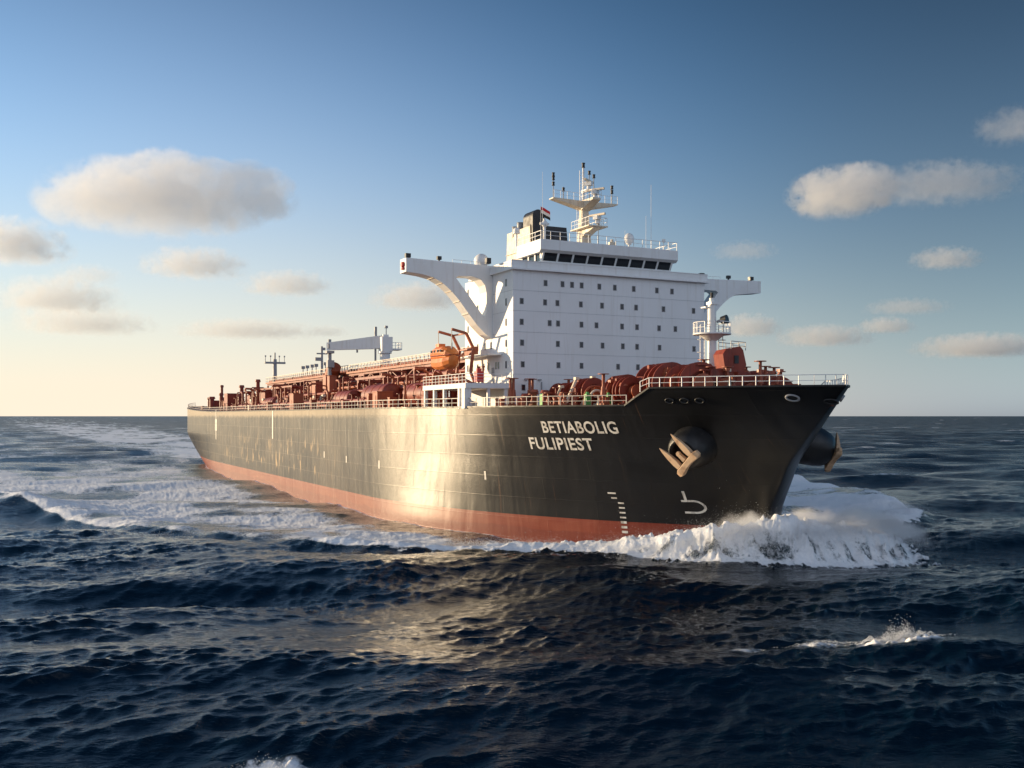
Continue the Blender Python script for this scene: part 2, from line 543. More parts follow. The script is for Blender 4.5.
# --- lettering and marks painted on the plating
def text_on_hull(txt, xa, xb, z0, hgt, name, side=-1, parent=None):
    cu = bpy.data.curves.new("lettering", 'FONT')
    cu.body = txt
    cu.size = 1.0
    cu.offset = 0.02
    cu.space_character = 1.08
    cu.resolution_u = 6
    ob = bpy.data.objects.new("lettering_source", cu)
    col.objects.link(ob)
    dg = bpy.context.evaluated_depsgraph_get()
    src = ob.evaluated_get(dg).to_mesh()
    import bmesh
    bm = bmesh.new(); bm.from_mesh(src)
    bmesh.ops.triangulate(bm, faces=bm.faces)
    for _ in range(2):
        le = [e for e in bm.edges if e.calc_length() > 0.2]
        if le: bmesh.ops.subdivide_edges(bm, edges=le, cuts=1)
        bmesh.ops.triangulate(bm, faces=bm.faces)
    xs = [v.co.x for v in bm.verts]; ys = [v.co.y for v in bm.verts]
    x0, x1, y0, y1 = min(xs), max(xs), min(ys), max(ys)
    for v in bm.verts:
        u = (v.co.x - x0) / (x1 - x0); w = (v.co.y - y0) / (y1 - y0)
        v.co = hull_pt(xa + (xb - xa) * u, z0 + hgt * w, side, 0.045)
    me = bpy.data.meshes.new(name)
    bm.to_mesh(me); bm.free()
    me.materials.append(M['letter'])
    bpy.data.objects.remove(ob)
    return link(bpy.data.objects.new(name, me), parent or hull)

def strip_on_hull(mb, pts, w, side=-1, off=0.04):
    """painted line: pts in (x, z)"""
    L = []
    for (xa, za), (xb, zb) in zip(pts[:-1], pts[1:]):
        d = math.hypot(xb - xa, zb - za)
        n = max(1, int(d / 0.4))
        for i in range(n):
            L.append((xa + (xb - xa) * i / n, za + (zb - za) * i / n))
    L.append(pts[-1])
    vs, fs = [], []
    for i, (x, z) in enumerate(L):
        a = L[max(0, i - 1)]; b = L[min(len(L) - 1, i + 1)]
        dx, dz = b[0] - a[0], b[1] - a[1]
        l = math.hypot(dx, dz) or 1
        nx, nz = -dz / l * w / 2, dx / l * w / 2
        vs += [hull_pt(x + nx, z + nz, side, off), hull_pt(x - nx, z - nz, side, off)]
    for i in range(len(L) - 1):
        fs.append((2 * i, 2 * i + 1, 2 * i + 3, 2 * i + 2))
    mb.add(vs, fs)
text_on_hull("BETIABOLIG", 225.8, 234.5, 12.15, 1.3, "bow_lettering")
text_on_hull("FULIPIEST", 223.6, 231.3, 10.3, 1.35, "bow_lettering")
for i in range(9):
    dm = MB()
    zc = 5.75 - i * 0.52
    xc = 232.5 + (-0.55 if i < 2 else 0.0)
    strip_on_hull(dm, [(xc - 0.28 - 0.25 * (i == 0), zc), (xc + 0.28, zc)], 0.17 if i < 6 else 0.26)
    dm.build("draught_mark", M['letter'], hull)
bm_ = MB()
ring = [(238.9 + 0.75 * math.sin(a), 4.62 - 0.62 * math.cos(a)) for a in np.linspace(0, math.pi, 12)]
strip_on_hull(bm_, [(238.0, 4.0)] + ring + [(237.95, 5.2)], 0.20)
strip_on_hull(bm_, [(238.35, 6.25), (238.35, 5.2)], 0.22)
bm_.build("bulb_mark", M['letter'], hull)
sm = MB()
strip_on_hull(sm, [(68.5, 15.4), (68.5, 8.2)], 0.8)
strip_on_hull(sm, [(68.5, 13.2), (68.5, 10.4)], 2.4)
sm.build("hull_mark", M['letter'], hull)
sm = MB(); strip_on_hull(sm, [(129.5, 15.0), (129.5, 9.6)], 0.9); sm.build("hull_mark", M['letter'], hull)
for (xx, za, zb, w) in ((165.5, 7.3, 8.3, 0.5), (177.5, 7.0, 8.0, 0.42), (192, 6.8, 7.9, 0.36), (216.0, 6.5, 7.5, 0.28)):
    sm = MB(); strip_on_hull(sm, [(xx, za), (xx, zb)], w); sm.build("hull_mark", M['letter'], hull)
# fairlead openings in the bulwark and at the stem
def fairlead(x, z, w, h, side=-1, lit=True):
    fm = MB()
    c = hull_pt(x, z, side, 0.02)
    ex = (hull_pt(x + 0.3, z, side) - hull_pt(x - 0.3, z, side)).normalized()
    ez = (hull_pt(x, z + 0.3, side) - hull_pt(x, z - 0.3, side)).normalized()
    nn = ex.cross(ez).normalized()
    if nn.y * side < 0: nn = -nn
    n = 20
    rings = []
    for (k, o) in ((1.0, -0.05), (1.02, 0.16), (0.78, 0.18), (0.70, 0.06)):
        rings.append([c + ex * (w / 2 * k * math.cos(2 * math.pi * i / n)) + ez * (h / 2 * k * math.sin(2 * math.pi * i / n)) + nn * o for i in range(n)])
    fm.loft(rings, cap=False)
    fm.cm = 1
    fm.add(rings[-1], [tuple(range(n))])
    fm.build("fairlead", [M['grey'] if lit else M['black'], M['black']], hull)
fairlead(250.2, 15.75, 1.3, 0.85)
fairlead(252.3, 15.4, 1.3, 0.8, -1, False)
fairlead(250.2, 15.75, 1.3, 0.85, 1)
for xx in (240.6, 241.9, 243.2):
    fairlead(xx, 15.55, 0.95, 0.62, -1, False)

# anchor bolsters: stout drums standing out of the flare, each with its anchor hanging in it
def bolster(side):
    bmb = MB()
    base = Vector((240.2, side * 6.3, 11.4))
    ax = Vector((0.40, side * 0.87, -0.30)).normalized()
    a = Vector((1, 0, 0)); a = (a - ax * a.dot(ax)).normalized()
    b = ax.cross(a)
    n = 28
    rings = []
    for (d, r) in ((0.0, 2.45), (1.4, 2.28), (2.6, 2.08), (3.4, 1.84), (3.85, 1.55), (3.98, 1.32), (3.85, 1.14), (3.2, 1.0)):
        rings.append([base + ax * d + (a * math.cos(2 * math.pi * i / n) + b * math.sin(2 * math.pi * i / n)) * r for i in range(n)])
    bmb.loft(rings, cap=True)
    bmb.build("anchor_bolster", M['black'], hull)
    return base + ax * 4.05, ax, a
def bev(o, w=0.07):
    md = o.modifiers.new('bevel', 'BEVEL'); md.width = w; md.segments = 2; md.limit_method = 'ANGLE'
    return o
def anchor(side):
    c, ax, a = bolster(side)
    b = ax.cross(a)
    if b.z < 0: b = -b
    # fluke direction: up and aft, in the plane of the drum's mouth
    fl = (b * 0.80 - a * 0.60).normalized()
    cr = fl.cross(ax).normalized()
    m = Matrix((( cr.x, ax.x, fl.x), (cr.y, ax.y, fl.y), (cr.z, ax.z, fl.z)))
    root = bpy.data.objects.new("anchor", None)
    link(root)
    wm = SHIP_M @ Matrix.Translation(c + ax * 0.25 - fl * 1.15) @ m.to_4x4()
    root.matrix_world = wm
    k = MB()
    # crown: heavy bar, thicker in the middle, with tripping palms
    def sect(x, hy, hz0, hz1): return [Vector((x, -hy, hz0)), Vector((x, hy, hz0)), Vector((x, hy, hz1)), Vector((x, -hy, hz1))]
    k.loft([sect(-1.75, 0.16, -0.28, 0.22), sect(-1.35, 0.34, -0.44, 0.36), sect(-0.45, 0.30, -0.26, 0.36), sect(0.45, 0.30, -0.26, 0.36), sect(1.35, 0.34, -0.44, 0.36), sect(1.75, 0.16, -0.28, 0.22)], smooth=False)
    bev(k.build("crown", M['rust'], root))
    for sgn in (-1, 1):
        q = MB()
        def fs(z, w, h, dx): return [Vector((sgn * (1.0 + dx) - w, -h, z)), Vector((sgn * (1.0 + dx) + w, -h, z)), Vector((sgn * (1.0 + dx) + w, h, z)), Vector((sgn * (1.0 + dx) - w, h, z))]
        q.loft([fs(0.40, 0.26, 0.26, 0.0), fs(1.0, 0.33, 0.22, 0.0), fs(1.9, 0.28, 0.15, 0.03), fs(2.75, 0.15, 0.09, 0.06), fs(3.2, 0.03, 0.03, 0.08)], smooth=False)
        bev(q.build("fluke", M['rust'], root))
    sh = MB()
    sh.loft([[Vector((x, y - 0.0, z)) for x, y in ((-w, -0.2), (w, -0.2), (w, 0.2), (-w, 0.2))] for z, w in ((0.46, 0.22), (1.0, 0.17), (1.3, 0.15))], smooth=False)
    sh.cyl((0, -0.12, 1.35), (0, 0.12, 1.35), 0.24, 0.24, 12)
    sh.build("shank", M['rust'], root)
    return root
tag(anchor(-1), "sunlit rusty anchor hanging in the bow drum beside the white lettering", "anchor", "anchors at the bow")
tag(anchor(1), "far anchor beyond the stem, hanging from the other bow drum above open water", "anchor", "anchors at the bow")

# ------------------------------------------------------------------ deckhouse
HX0, HX1, HY = 199.2, 213.7, 14.4
HZ0, HZ1 = 14.85, 31.9
hm = MB()
hm.b2(HX0, HX1, -HY, HY, HZ0, HZ1)
hm.cm = 1
for z in (19.1, 21.7, 24.3, 26.9, 29.4):          # weld lines between the storeys
    hm.b2(HX1, HX1 + 0.025, -HY - 0.02, HY + 0.02, z, z + 0.05)
    hm.b2(HX0, HX1, -HY - 0.025, -HY, z, z + 0.04)
hm.cm = 0
hm.b2(HX0 + 2, HX1 + 0.55, -HY - 0.4, HY + 0.4, HZ1, HZ1 + 0.22)
house = hm.build("deckhouse", [M['wall'], M['seam']], ship)

def window_mesh(w, h):
    q = MB()
    q.cm = 0
    q.b2(0, 0.035, -w / 2 - 0.06, w / 2 + 0.06, h / 2, h / 2 + 0.06)
    q.b2(0, 0.035, -w / 2 - 0.06, w / 2 + 0.06, -h / 2 - 0.06, -h / 2)
    q.b2(0, 0.035, -w / 2 - 0.06, -w / 2, -h / 2, h / 2)
    q.b2(0, 0.035, w / 2, w / 2 + 0.06, -h / 2, h / 2)
    q.cm = 1
    q.b2(0, 0.018, -w / 2, w / 2, -h / 2, h / 2)
    return q.mesh("window", [M['grey'], M['glass']])
wmesh = window_mesh(0.42, 0.64)
tmesh = window_mesh(0.30, 0.80)
rows = [(30.5, (-9.9, -7.49, -6.12, -4.72, -2.11, 0.21, 3.1, 6.71, 9.13)),
        (28.1, (-13.22, -9.97, -8.22, -4.84, -1.71, 1.31, 3.46, 7.76, 12.63)),
        (25.55, (-13.22, -9.32, -8.13, -4.75, -2.54, 1.31, 3.61, 7.06, 9.67)),
        (23.0, (-13.17, -8.16, -4.75, -1.63, 1.43, 3.61, 7.14, 12.71)),
        (20.35, (-13.08, -8.07, -4.74, 0.7, 3.74)),
        (17.5, (-12.98,))]
for z, ys in rows:
    for y in ys: put(wmesh, "window", house, (HX1, y, z))
side_rows = [(30.5, (211.8, 205.0, 200.2)), (28.1, (211.8, 203.3, 200.2)), (25.6, (211.8, 203.3, 200.2)), (23.0, (211.8, 207.4, 205.6, 203.3, 200.2)), (20.35, (211.8, 209.6, 208.9, 206.6, 205.2, 203.3, 201.6, 200.1))]
for z, xs in side_rows:
    for x in xs: put(tmesh, "window", house, (x, -HY, z), R(-90))
dmm = MB(); dmm.box((0.02, 0, 0), (0.06, 0.75, 1.9)); dmm.cm = 1; dmm.box((0.06, 0.25, 0), (0.08, 0.06, 0.12))
dmesh = dmm.mesh("door", [M['grey'], M['black']])
put(dmesh, "door", house, (208.0, -HY, 19.2), R(-90))
put(dmesh, "door", house, (206.2, -HY, 16.1), R(-90))
for y in (-10.5, -3.2, 5.6, 11.0):
    pm = MB(); pm.cyl((HX1 + 0.12, y, 15.0), (HX1 + 0.12, y, 18.2), 0.07, n=6); pm.build("vent_pipe", M['grey'], house)
for y0_, y1_ in ((-12.9, -12.5), (-11.0, -10.6)):
    pm = MB(); pm.b2(HX1, HX1 + 0.3, y0_, y1_, 18.4, 18.55); pm.build("wall_lamp", M['grey'], house)

# bridge front bulwark and wheelhouse
bw = MB()
bw.b2(HX1 + 0.12, HX1 + 0.26, -HY - 0.35, HY + 0.35, HZ1 + 0.22, 33.0)
bw.b2(203.5, HX1 + 0.12, -HY - 0.35, -HY - 0.22, HZ1 + 0.22, 33.0)
bw.b2(203.5, HX1 + 0.12, HY + 0.22, HY + 0.35, HZ1 + 0.22, 33.0)
bw.bar((HX1 + 0.19, -HY - 0.35, 33.04), (HX1 + 0.19, HY + 0.35, 33.04), 0.26, 0.08)
bw.build("bridge_bulwark", M['white'], ship)
WX0, WX1, WY0, WY1 = 207.4, 213.2, -10.1, 9.55
SILL, HEAD = 33.42, 34.38
wh = MB()
wh.b2(WX0, WX1 - 0.35, WY0, WY1, HZ1 + 0.22, SILL)
wh.b2(WX0, WX1 - 0.75, WY0 + 0.45, WY1 - 0.45, SILL, HEAD)
wh.prism([(WX0 - 0.3, HEAD), (WX1 + 0.15, HEAD), (WX1 + 0.55, HEAD + 0.3), (WX1 + 0.55, 35.95), (WX0 - 0.3, 35.95)], 'y', WY0 - 0.5, WY1 + 0.5)
pys = (-9.95, -7.82, -5.66, -3.53, -1.37, 0.74, 2.88, 5.06, 7.19, 9.40)
def lean(y0, y1, xoff, th):
    return [[Vector((WX1 - 0.4 + xoff, y0, SILL)), Vector((WX1 - 0.4 + xoff, y1, SILL)), Vector((WX1 - 0.4 + xoff - th, y1, SILL)), Vector((WX1 - 0.4 + xoff - th, y0, SILL))],
            [Vector((WX1 + 0.1 + xoff, y0, HEAD)), Vector((WX1 + 0.1 + xoff, y1, HEAD)), Vector((WX1 + 0.1 + xoff - th, y1, HEAD)), Vector((WX1 + 0.1 + xoff - th, y0, HEAD))]]
for y in pys: wh.loft(lean(y - 0.13, y + 0.13, 0.06, 0.2), smooth=False)
pxs = (207.6, 209.4, 211.2, 212.7)
for x in pxs:
    for yy in (WY0, WY1 - 0.25): wh.b2(x - 0.15, x + 0.15, yy, yy + 0.25, SILL, HEAD)
wheelhouse = wh.build("wheelhouse", M['white'], ship)
for a, b in zip(pys[:-1], pys[1:]):
    g = MB(); g.loft(lean(a + 0.135, b - 0.135, 0.0, 0.06), smooth=False); g.build("window_pane", M['glass'], wheelhouse)
for a, b in zip(pxs[:-1], pxs[1:]):
    for yy in (WY0 + 0.12, WY1 - 0.2):
        g = MB(); g.b2(a + 0.155, b - 0.155, yy, yy + 0.08, SILL, HEAD); g.build("window_pane", M['glass'], wheelhouse)
rm = MB()
rm.rail([(WX0, WY0 - 0.4, 35.95), (WX1 + 0.45, WY0 - 0.4, 35.95), (WX1 + 0.45, WY1 + 0.4, 35.95), (WX0, WY1 + 0.4, 35.95)], 1.05, 2, 1.4, 0.03)
rm.build("roof_railing", M['white'], wheelhouse)
# bridge wings: deep box girder with a curved arm and an opening between arm and column
def wing(side):
    xa, xb = (HX1 - 7.9, HX1 - 5.8) if side < 0 else (HX1 - 5.6, HX1 - 3.5)
    e = 0.0 if side < 0 else 1.0
    outer = [(0, 33.05), (11.7 + e, 33.35), (11.7 + e, 31.65), (9.6 + e * .8, 31.45), (8.1, 31.15), (6.9, 30.55), (5.7, 29.6), (4.6, 28.45), (3.4, 26.95), (2.2, 25.5), (1.0, 24.4), (0, 23.8)]
    hole = [(0.85, 27.4), (0.98, 26.6), (1.3, 26.6), (2.35, 27.9), (3.5, 29.4), (4.6, 30.7), (5.1, 31.3), (4.7, 31.55), (2.8, 31.6), (1.7, 31.3), (1.1, 30.6), (0.88, 29.7)]
    w = MB()
    import bmesh
    bmm = bmesh.new()
    def ringv(pts, x): return [bmm.verts.new((x, side * (HY + s), z)) for s, z in pts]
    for x in (xb, xa):
        o_, h_ = ringv(outer, x), ringv(hole, x)
        es = []
        for L in (o_, h_):
            for i in range(len(L)): es.append(bmm.edges.new((L[i], L[(i + 1) % len(L)])))
        bmesh.ops.triangle_fill(bmm, edges=es, use_beauty=True)
        if x == xb: fo, fh = o_, h_
    for A, B in ((fo, o_), (fh, h_)):
        for i in range(len(A)): bmm.faces.new((A[i], A[(i + 1) % len(A)], B[(i + 1) % len(B)], B[i]))
    bmesh.ops.recalc_face_normals(bmm, faces=bmm.faces)
    me = bpy.data.meshes.new("bridge_wing"); bmm.to_mesh(me); bmm.free()
    me.materials.append(M['white'])
    o = link(bpy.data.objects.new("bridge_wing", me), ship)
    for (s, z) in ((8.1, 31.13), (6.9, 30.53), (5.7, 29.58), (4.6, 28.38), (3.4, 26.88)):
        st = MB(); st.box(((xa + xb) / 2, side * (HY + s), z - 0.02), (xb - xa - 0.1, 0.16, 0.05))
        st.build("stiffener", M['cream'], o)
    for (s, x, sz) in ((11.3, xb - 0.5, 0.5), (7.2, xb - 0.4, 0.42)):
        k = MB(); k.cyl((x, side * (HY + s), 33.2), (x, side * (HY + s), 33.45), 0.12, n=8); k.box((x, side * (HY + s), 33.45 + sz / 2), (sz, sz * 1.3, sz)); k.build("deck_lamp", M['black'], o)
    k = MB(); k.cyl((xb - 0.9, side * (HY + 11.7 + e), 32.6), (xb - 0.9, side * (HY + 12.0 + e), 32.6), 0.36, 0.3, 12); k.box((xb - 0.9, side * (HY + 11.83 + e), 32.1), (0.5, 0.3, 0.3))
    k.build("navigation_light", M['brightred'] if side > 0 else M['brightred'], o)
    r_ = MB(); r_.rail([(xb - 0.1, side * (HY + 5.5), 33.1), (xb - 0.1, side * (HY + 0.5), 33.0)], 0.45, 1, 1.2, 0.02); r_.build("wing_rail", M['white'], o)
    return o
wing(-1); wing(1)
k = MB(); k.ball((207.0, -15.6, 33.75), 0.95, 16, 10); k.cyl((207, -15.6, 32.6), (207, -15.6, 33.2), 0.55, n=12)
k.build("satellite_dome", M['white'], ship)
for s, x, z in ((-1, 209.9, 32.6), (1, 211.0, 32.7)):
    k = MB(); k.b2(x - 0.3, x + 0.3, s * (HY + 1.3), s * (HY + 1.9), 33.0, 33.7); k.build("searchlight", M['black'], ship)

# ------------------------------------------------------------------ funnel
fx0, fx1, fy0, fy1 = 188.2, 195.6, -2.7, 3.3
fm = MB()
def frect(z, d): return [Vector((fx0 - d * 0.2, fy0 - d * .15, z)), Vector((fx1 + d, fy0 - d * .15, z)), Vector((fx1 + d, fy1 + d * .5, z)), Vector((fx0 - d * 0.2, fy1 + d * .5, z))]
fm.loft([frect(32.0, 0.8), frect(36.8, 0.4), frect(41.3, 0.0)], smooth=False)
fm.b2(197, 199.3, -8, 8, 31.5, 32.1)
fm.b2(188, 199.2, -9, 9, 14.8, 32.0)
funnel = fm.build("funnel", M['cream'], ship)
k = MB()
k.loft([[Vector((fx1 + d + 0.02, fy0 + 0.05 - d * .15, z)), Vector((fx1 + d + 0.07, fy0 + .05 - d * .15, z)), Vector((fx1 + d + 0.07, fy1 + d * .5, z)), Vector((fx1 + d + 0.02, fy1 + d * .5, z))] for z, d in ((32.2, 0.78), (36.8, 0.4), (41.5, 0.0))], smooth=False)
k.build("funnel_front", M['black'], funnel)
k = MB()
prof = [(-0.95, 38.0), (0.95, 38.0), (0.95, 42.7)] + [(0.95 * math.cos(a), 42.7 + 0.95 * math.sin(a)) for a in np.linspace(0.2, math.pi - 0.2, 9)] + [(-0.95, 42.7)]
k.prism([(fy0 + 1.1 + y, z) for y, z in prof], 'x', fx1 - 2.4, fx1 + 0.6)
k.build("exhaust_housing", M['black'], funnel)
for (x, y, r, h) in ((190.2, -2.4, 0.42, 42.0), (191.6, -2.2, 0.5, 42.4), (192.3, -0.6, 0.3, 42.2), (189.3, -1.5, 0.12, 42.6), (190.6, 1.2, 0.4, 41.8)):
    k = MB(); k.cyl((x, y, 40.5), (x, y, h), r, n=12); k.cyl((x, y, h), (x, y, h + 0.06), r * 1.15, n=12); k.build("exhaust_pipe", M['grey'] if r > 0.35 else M['black'], funnel)
k = MB()
for z in (34.4, 36.2, 38.0): k.b2(fx0 - 0.1, fx1 + 0.25, fy0 - 0.24, fy0 - 0.14, z, z + 0.05)
k.build("casing_seam", M['cream'], funnel)
k = MB(); k.ball((204.3, -9.2, 38.6), 0.45, 10, 8); k.cyl((204.3, -9.2, 35.95), (204.3, -9.2, 38.3), 0.14, n=8); k.cyl((204.3, -9.2, 38.2), (204.3, -9.2, 38.4), 0.5, n=10)
k.build("light_mast", M['white'], ship)
k = MB(); k.ball((212.9, -9.6, 38.0), 0.42, 10, 8); k.cyl((212.9, -9.6, 35.95), (212.9, -9.6, 37.7), 0.16, n=8); k.box((212.9, -9.6, 38.0), (0.12, 1.3, 0.3)); k.box((212.9, -9.6, 38.0), (0.12, 0.3, 1.3))
k.build("direction_finder", M['white'], ship)

# ------------------------------------------------------------------ radar mast on the wheelhouse roof
MX, MY = 209.5, -1.9
mm = MB()
def sq(z, hx, hy): return [Vector((MX - hx, MY - hy, z)), Vector((MX + hx, MY - hy, z)), Vector((MX + hx, MY + hy, z)), Vector((MX - hx, MY + hy, z))]
mm.loft([sq(35.9, 0.75, 0.75), sq(38.3, 0.55, 0.6), sq(41.0, 0.42, 0.45), sq(41.9, 0.42, 0.45)], smooth=False)
mast = mm.build("radar_mast", M['cream'], ship)
k = MB()   # cross yard, tapering to its ends
for s in (-1, 1):
    k.loft([[Vector((MX + a, MY + s * y, z)) for a, z in ((-w, z0), (w, z0), (w, 42.05 + 0.03 * y), (-w, 42.05 + 0.03 * y))] for y, w, z0 in ((0.0, 0.75, 40.95), (1.2, 0.7, 41.25), (4.9, 0.55, 42.05))], smooth=False)
k.build("cross_yard", M['cream'], mast)
k = MB()
k.loft([[Vector((MX + x, MY + a, z)) for a, z in ((-w, z0), (w, z0), (w, 42.1 + .02), (-w, 42.1 + .02))] for x, w, z0 in ((0.3, 0.7, 40.9), (3.2, 0.6, 41.85))], smooth=False)
k.build("radar_bracket", M['cream'], mast)
k = MB()
k.b2(MX - 1.3, MX + 3.4, MY - 1.3, MY + 1.6, 38.35, 38.5)
k.loft([[Vector((MX + x, MY + a, z)) for a, z in ((-w, z0), (w, z0), (w, 38.35), (-w, 38.35))] for x, w, z0 in ((0.4, 0.6, 37.4), (3.2, 0.5, 38.2))], smooth=False)
plat = k.build("mast_platform", M['cream'], mast)
k = MB(); k.rail([(MX - 1.2, MY - 1.2, 38.5), (MX + 3.3, MY - 1.2, 38.5), (MX + 3.3, MY + 1.5, 38.5), (MX - 1.2, MY + 1.5, 38.5)], 1.05, 2, 0.9, 0.022); k.build("platform_railing", M['white'], plat)
k = MB(); k.rail([(MX + 0.6, MY - 4.8, 42.15), (MX + 0.6, MY - 0.9, 42.05), (MX + 3.2, MY - 0.7, 42.1), (MX + 3.2, MY + 0.7, 42.1), (MX + 0.6, MY + 0.9, 42.05), (MX + 0.6, MY + 4.8, 42.15)], 1.0, 2, 1.1, 0.02); k.build("yard_railing", M['white'], mast)
def scanner(x, y, z, rz):
    k = MB(); k.cyl((x, y, z), (x, y, z + 0.5), 0.3, 0.25, 10); k.box((x, y, z + 0.75), (0.9, 0.7, 0.5), rz); o = k.build("radar_scanner", M['white'], mast)
    k = MB(); k.box((x, y, z + 1.12), (0.28, 2.6, 0.26), rz); k.build("scanner_bar", M['cream'], o)
scanner(MX + 2.7, MY + 0.1, 42.1, R(-60)); scanner(MX + 2.5, MY + 0.5, 38.9, R(-70)); scanner(MX + 0.9, MY + 0.2, 43.6, R(35))
k = MB(); k.cyl((MX, MY - 0.1, 41.9), (MX, MY - 0.1, 46.6), 0.2, 0.13, 10); k.b2(MX - 0.3, MX + 1.1, MY - 0.3, MY + 0.5, 43.45, 43.6); 
for z in np.arange(42.4, 46.2, 0.35): k.bar((MX, MY - 0.65, z), (MX, MY - 0.2, z), 0.04)
k.bar((MX, MY - 0.65, 42.0), (MX, MY - 0.65, 46.2), 0.05)
k.build("top_pole", M['white'], mast)
def lamp(x, y, z, r=0.2, h=0.5, parent=mast):
    k = MB(); k.cyl((x, y, z), (x, y, z + h), r, n=10); k.cyl((x, y, z + h), (x, y, z + h + 0.08), r * 1.25, n=10); k.cyl((x, y, z - .08), (x, y, z), r * 1.25, n=10); k.build("signal_lamp", M['black'], parent)
lamp(MX, MY - 0.1, 46.7, 0.2, 0.45)
for (y, z0, z1, zs) in ((-4.6, 42.1, 45.0, (43.9, 44.6, 45.1)), (-3.1, 42.1, 43.5, (43.3,)), (4.3, 42.1, 44.3, (43.7, 44.3)), (1.5, 42, 45.6, (45.5,)), (0.8, 42, 46.0, (45.9,))):
    k = MB(); k.cyl((MX, MY + y, z0), (MX, MY + y, z1 + .3), 0.06, n=6); k.build("lamp_post", M['grey'], mast)
    for z in zs: lamp(MX + 0.02, MY + y, z, 0.17, 0.3)
k = MB()
for z in np.arange(36.2, 41.6, 0.35): k.bar((MX, MY - 1.05, z), (MX, MY - 0.65, z), 0.035)
for y in (-1.05, -0.7): k.bar((MX, MY + y, 36), (MX, MY + y, 41.8), 0.05)
k.build("mast_ladder", M['white'], mast)
for (x, y, h, r) in ((208, 5.45, 3.3, 0.035), (208, 8.86, 5.6, 0.035), (208, 9.7, 10.0, 0.04), (206, -6.2, 10.5, 0.03)):
    k = MB(); k.cyl((x, y, 35.9), (x, y, 36.8), 0.09, n=8); k.cyl((x, y, 36.8), (x, y, 35.9 + h), r, r * 0.6, 6); k.build("whip_antenna", M['white'], ship)
k = MB(); k.cyl((208, 6.1, 35.9), (208, 6.1, 37.6), 0.13, n=8); k.ball((208, 6.1, 38.15), 0.68, 14, 10, (1, 1, 1.15)); k.cyl((208, 6.1, 37.35), (208, 6.1, 37.6), 0.3, 0.45, 10); k.build("satellite_dome", M['white'], ship)
k = MB(); k.cyl((208, 1.2, 35.9), (208, 1.2, 39.2), 0.05, n=6); k.ball((208, 1.2, 40.0), 0.2, 8, 8, (1, 1, 3.6)); k.build("wind_sock_post", M['grey'], ship)
k = MB(); k.box((211, 1.5, 36.4), (0.6, 0.9, 0.9)); k.cyl((211, 1.5, 36.8), (211, 1.5, 37.2), 0.2, n=8); k.build("compass_stand", M['cream'], ship)
k = MB(); k.cyl((211, 9.7, 35.9), (211, 9.7, 37.9), 0.05, n=6); k.box((211, 9.7, 37.7), (0.3, 0.4, 0.4)); k.build("lamp_post", M['white'], ship)
fp = MB(); fp.cyl((204, -5.4, 31.9), (204, -5.4, 42.3), 0.06, 0.04, 6); fp.build("flagpole", M['grey'], ship)

# flag flying from the pole (a thing of its own)
def flag():
    nx, nz = 14, 9
    vs, fs, mi = [], [], []
    for i in range(nx + 1):
        for j in range(nz + 1):
            u, w = i / nx, j / nz
            vs.append((0.16 * math.sin(u * 7 + w) * u, 1.55 * u * 0.86, -1.25 * w - 0.62 * u * u - 0.05 * math.sin(u * 5)))
    for i in range(nx):
        for j in range(nz):
            a = i * (nz + 1) + j
            fs.append((a, a + nz + 1, a + nz + 2, a + 1)); mi.append(j // 3)
    me = bpy.data.meshes.new("flag"); me.from_pydata(vs, [], fs)
    fl = []
    for nm, c in (("flag_red", (0.50, 0.02, 0.03)), ("flag_white", (0.75, 0.75, 0.73)), ("flag_black", (0.015, 0.015, 0.015))):
        m, t, p = new_mat(nm)
        pos = t.new("ShaderNodeTexCoord").outputs["Object"]
        t.l.new(t.mix(t.math('MULTIPLY', t.noise(pos, 4, 3), 0.3), c, tuple(v * 0.7 for v in c)), p.inputs["Base Color"])
        p.inputs["Roughness"].default_value = 0.8
        fl.append(m)
    for m in fl: me.materials.append(m)
    me.polygons.foreach_set("material_index", mi); me.polygons.foreach_set("use_smooth", [True] * len(fs))
    o = bpy.data.objects.new("flag", me); link(o)
    o.matrix_world = SHIP_M @ Matrix.Translation((204, -5.36, 42.2))
    tag(o, "small red, white and black flag flying beside the funnel", "flag")
flag()

# ------------------------------------------------------------------ boat platform, davit, lifeboat
PX0, PX1, PY0 = 199.6, 213.6, -20.7
k = MB()
k.b2(PX0, PX1, PY0, -HY - 0.03, 17.35, 17.95)
k.cm = 1
k.b2(PX0 + .1, PX1 - .1, PY0 + .1, -HY - 0.1, 17.95, 17.99)
bp = k.build("boat_platform", [M['white'], M['grey']], ship)
for (x, y, w) in ((213.0, -20.3, 0.9), (211.4, -20.4, 0.5), (206.5, -20.4, 0.42), (203.2, -20.4, 0.42), (200.0, -20.4, 0.42), (213.2, -15.2, 0.4), (213.2, -17.5, 0.35)):
    k = MB(); k.b2(x - w / 2, x + w / 2, y - w / 2, y + w / 2, 14.9, 17.35); k.build("platform_post", M['white'], bp)
k = MB(); k.rail([(PX0, PY0 + .1, 17.95), (PX1 - .1, PY0 + .1, 17.95), (PX1 - .1, -HY - 0.2, 17.95)], 1.15, 3, 1.1, 0.028); k.build("platform_railing", M['white'], bp)
k = MB(); k.b2(200.5, 210.5, -HY - 1.9, -HY, 21.6, 21.75); k.build("house_awning", M['white'], house)
k = MB(); k.box((212.2, -18.3, 18.8), (0.9, 0.9, 1.3)); k.cyl((212.2, -18.3, 19.4), (212.2, -18.3, 19.8), 0.35, n=10); k.build("life_raft_canister", M['brightred'], bp)
k = MB()
for x in (209.3, 210.6): k.cyl((x, -17.0, 17.95), (x, -17.0, 20.1), 0.13, n=8); k.box((x, -17.0, 20.1), (0.3, 0.4, 0.2))
k.build("ventilator", M['red'], bp)
BX, BYc, BZ = 204.6, -19.6, 21.35
dv = MB()
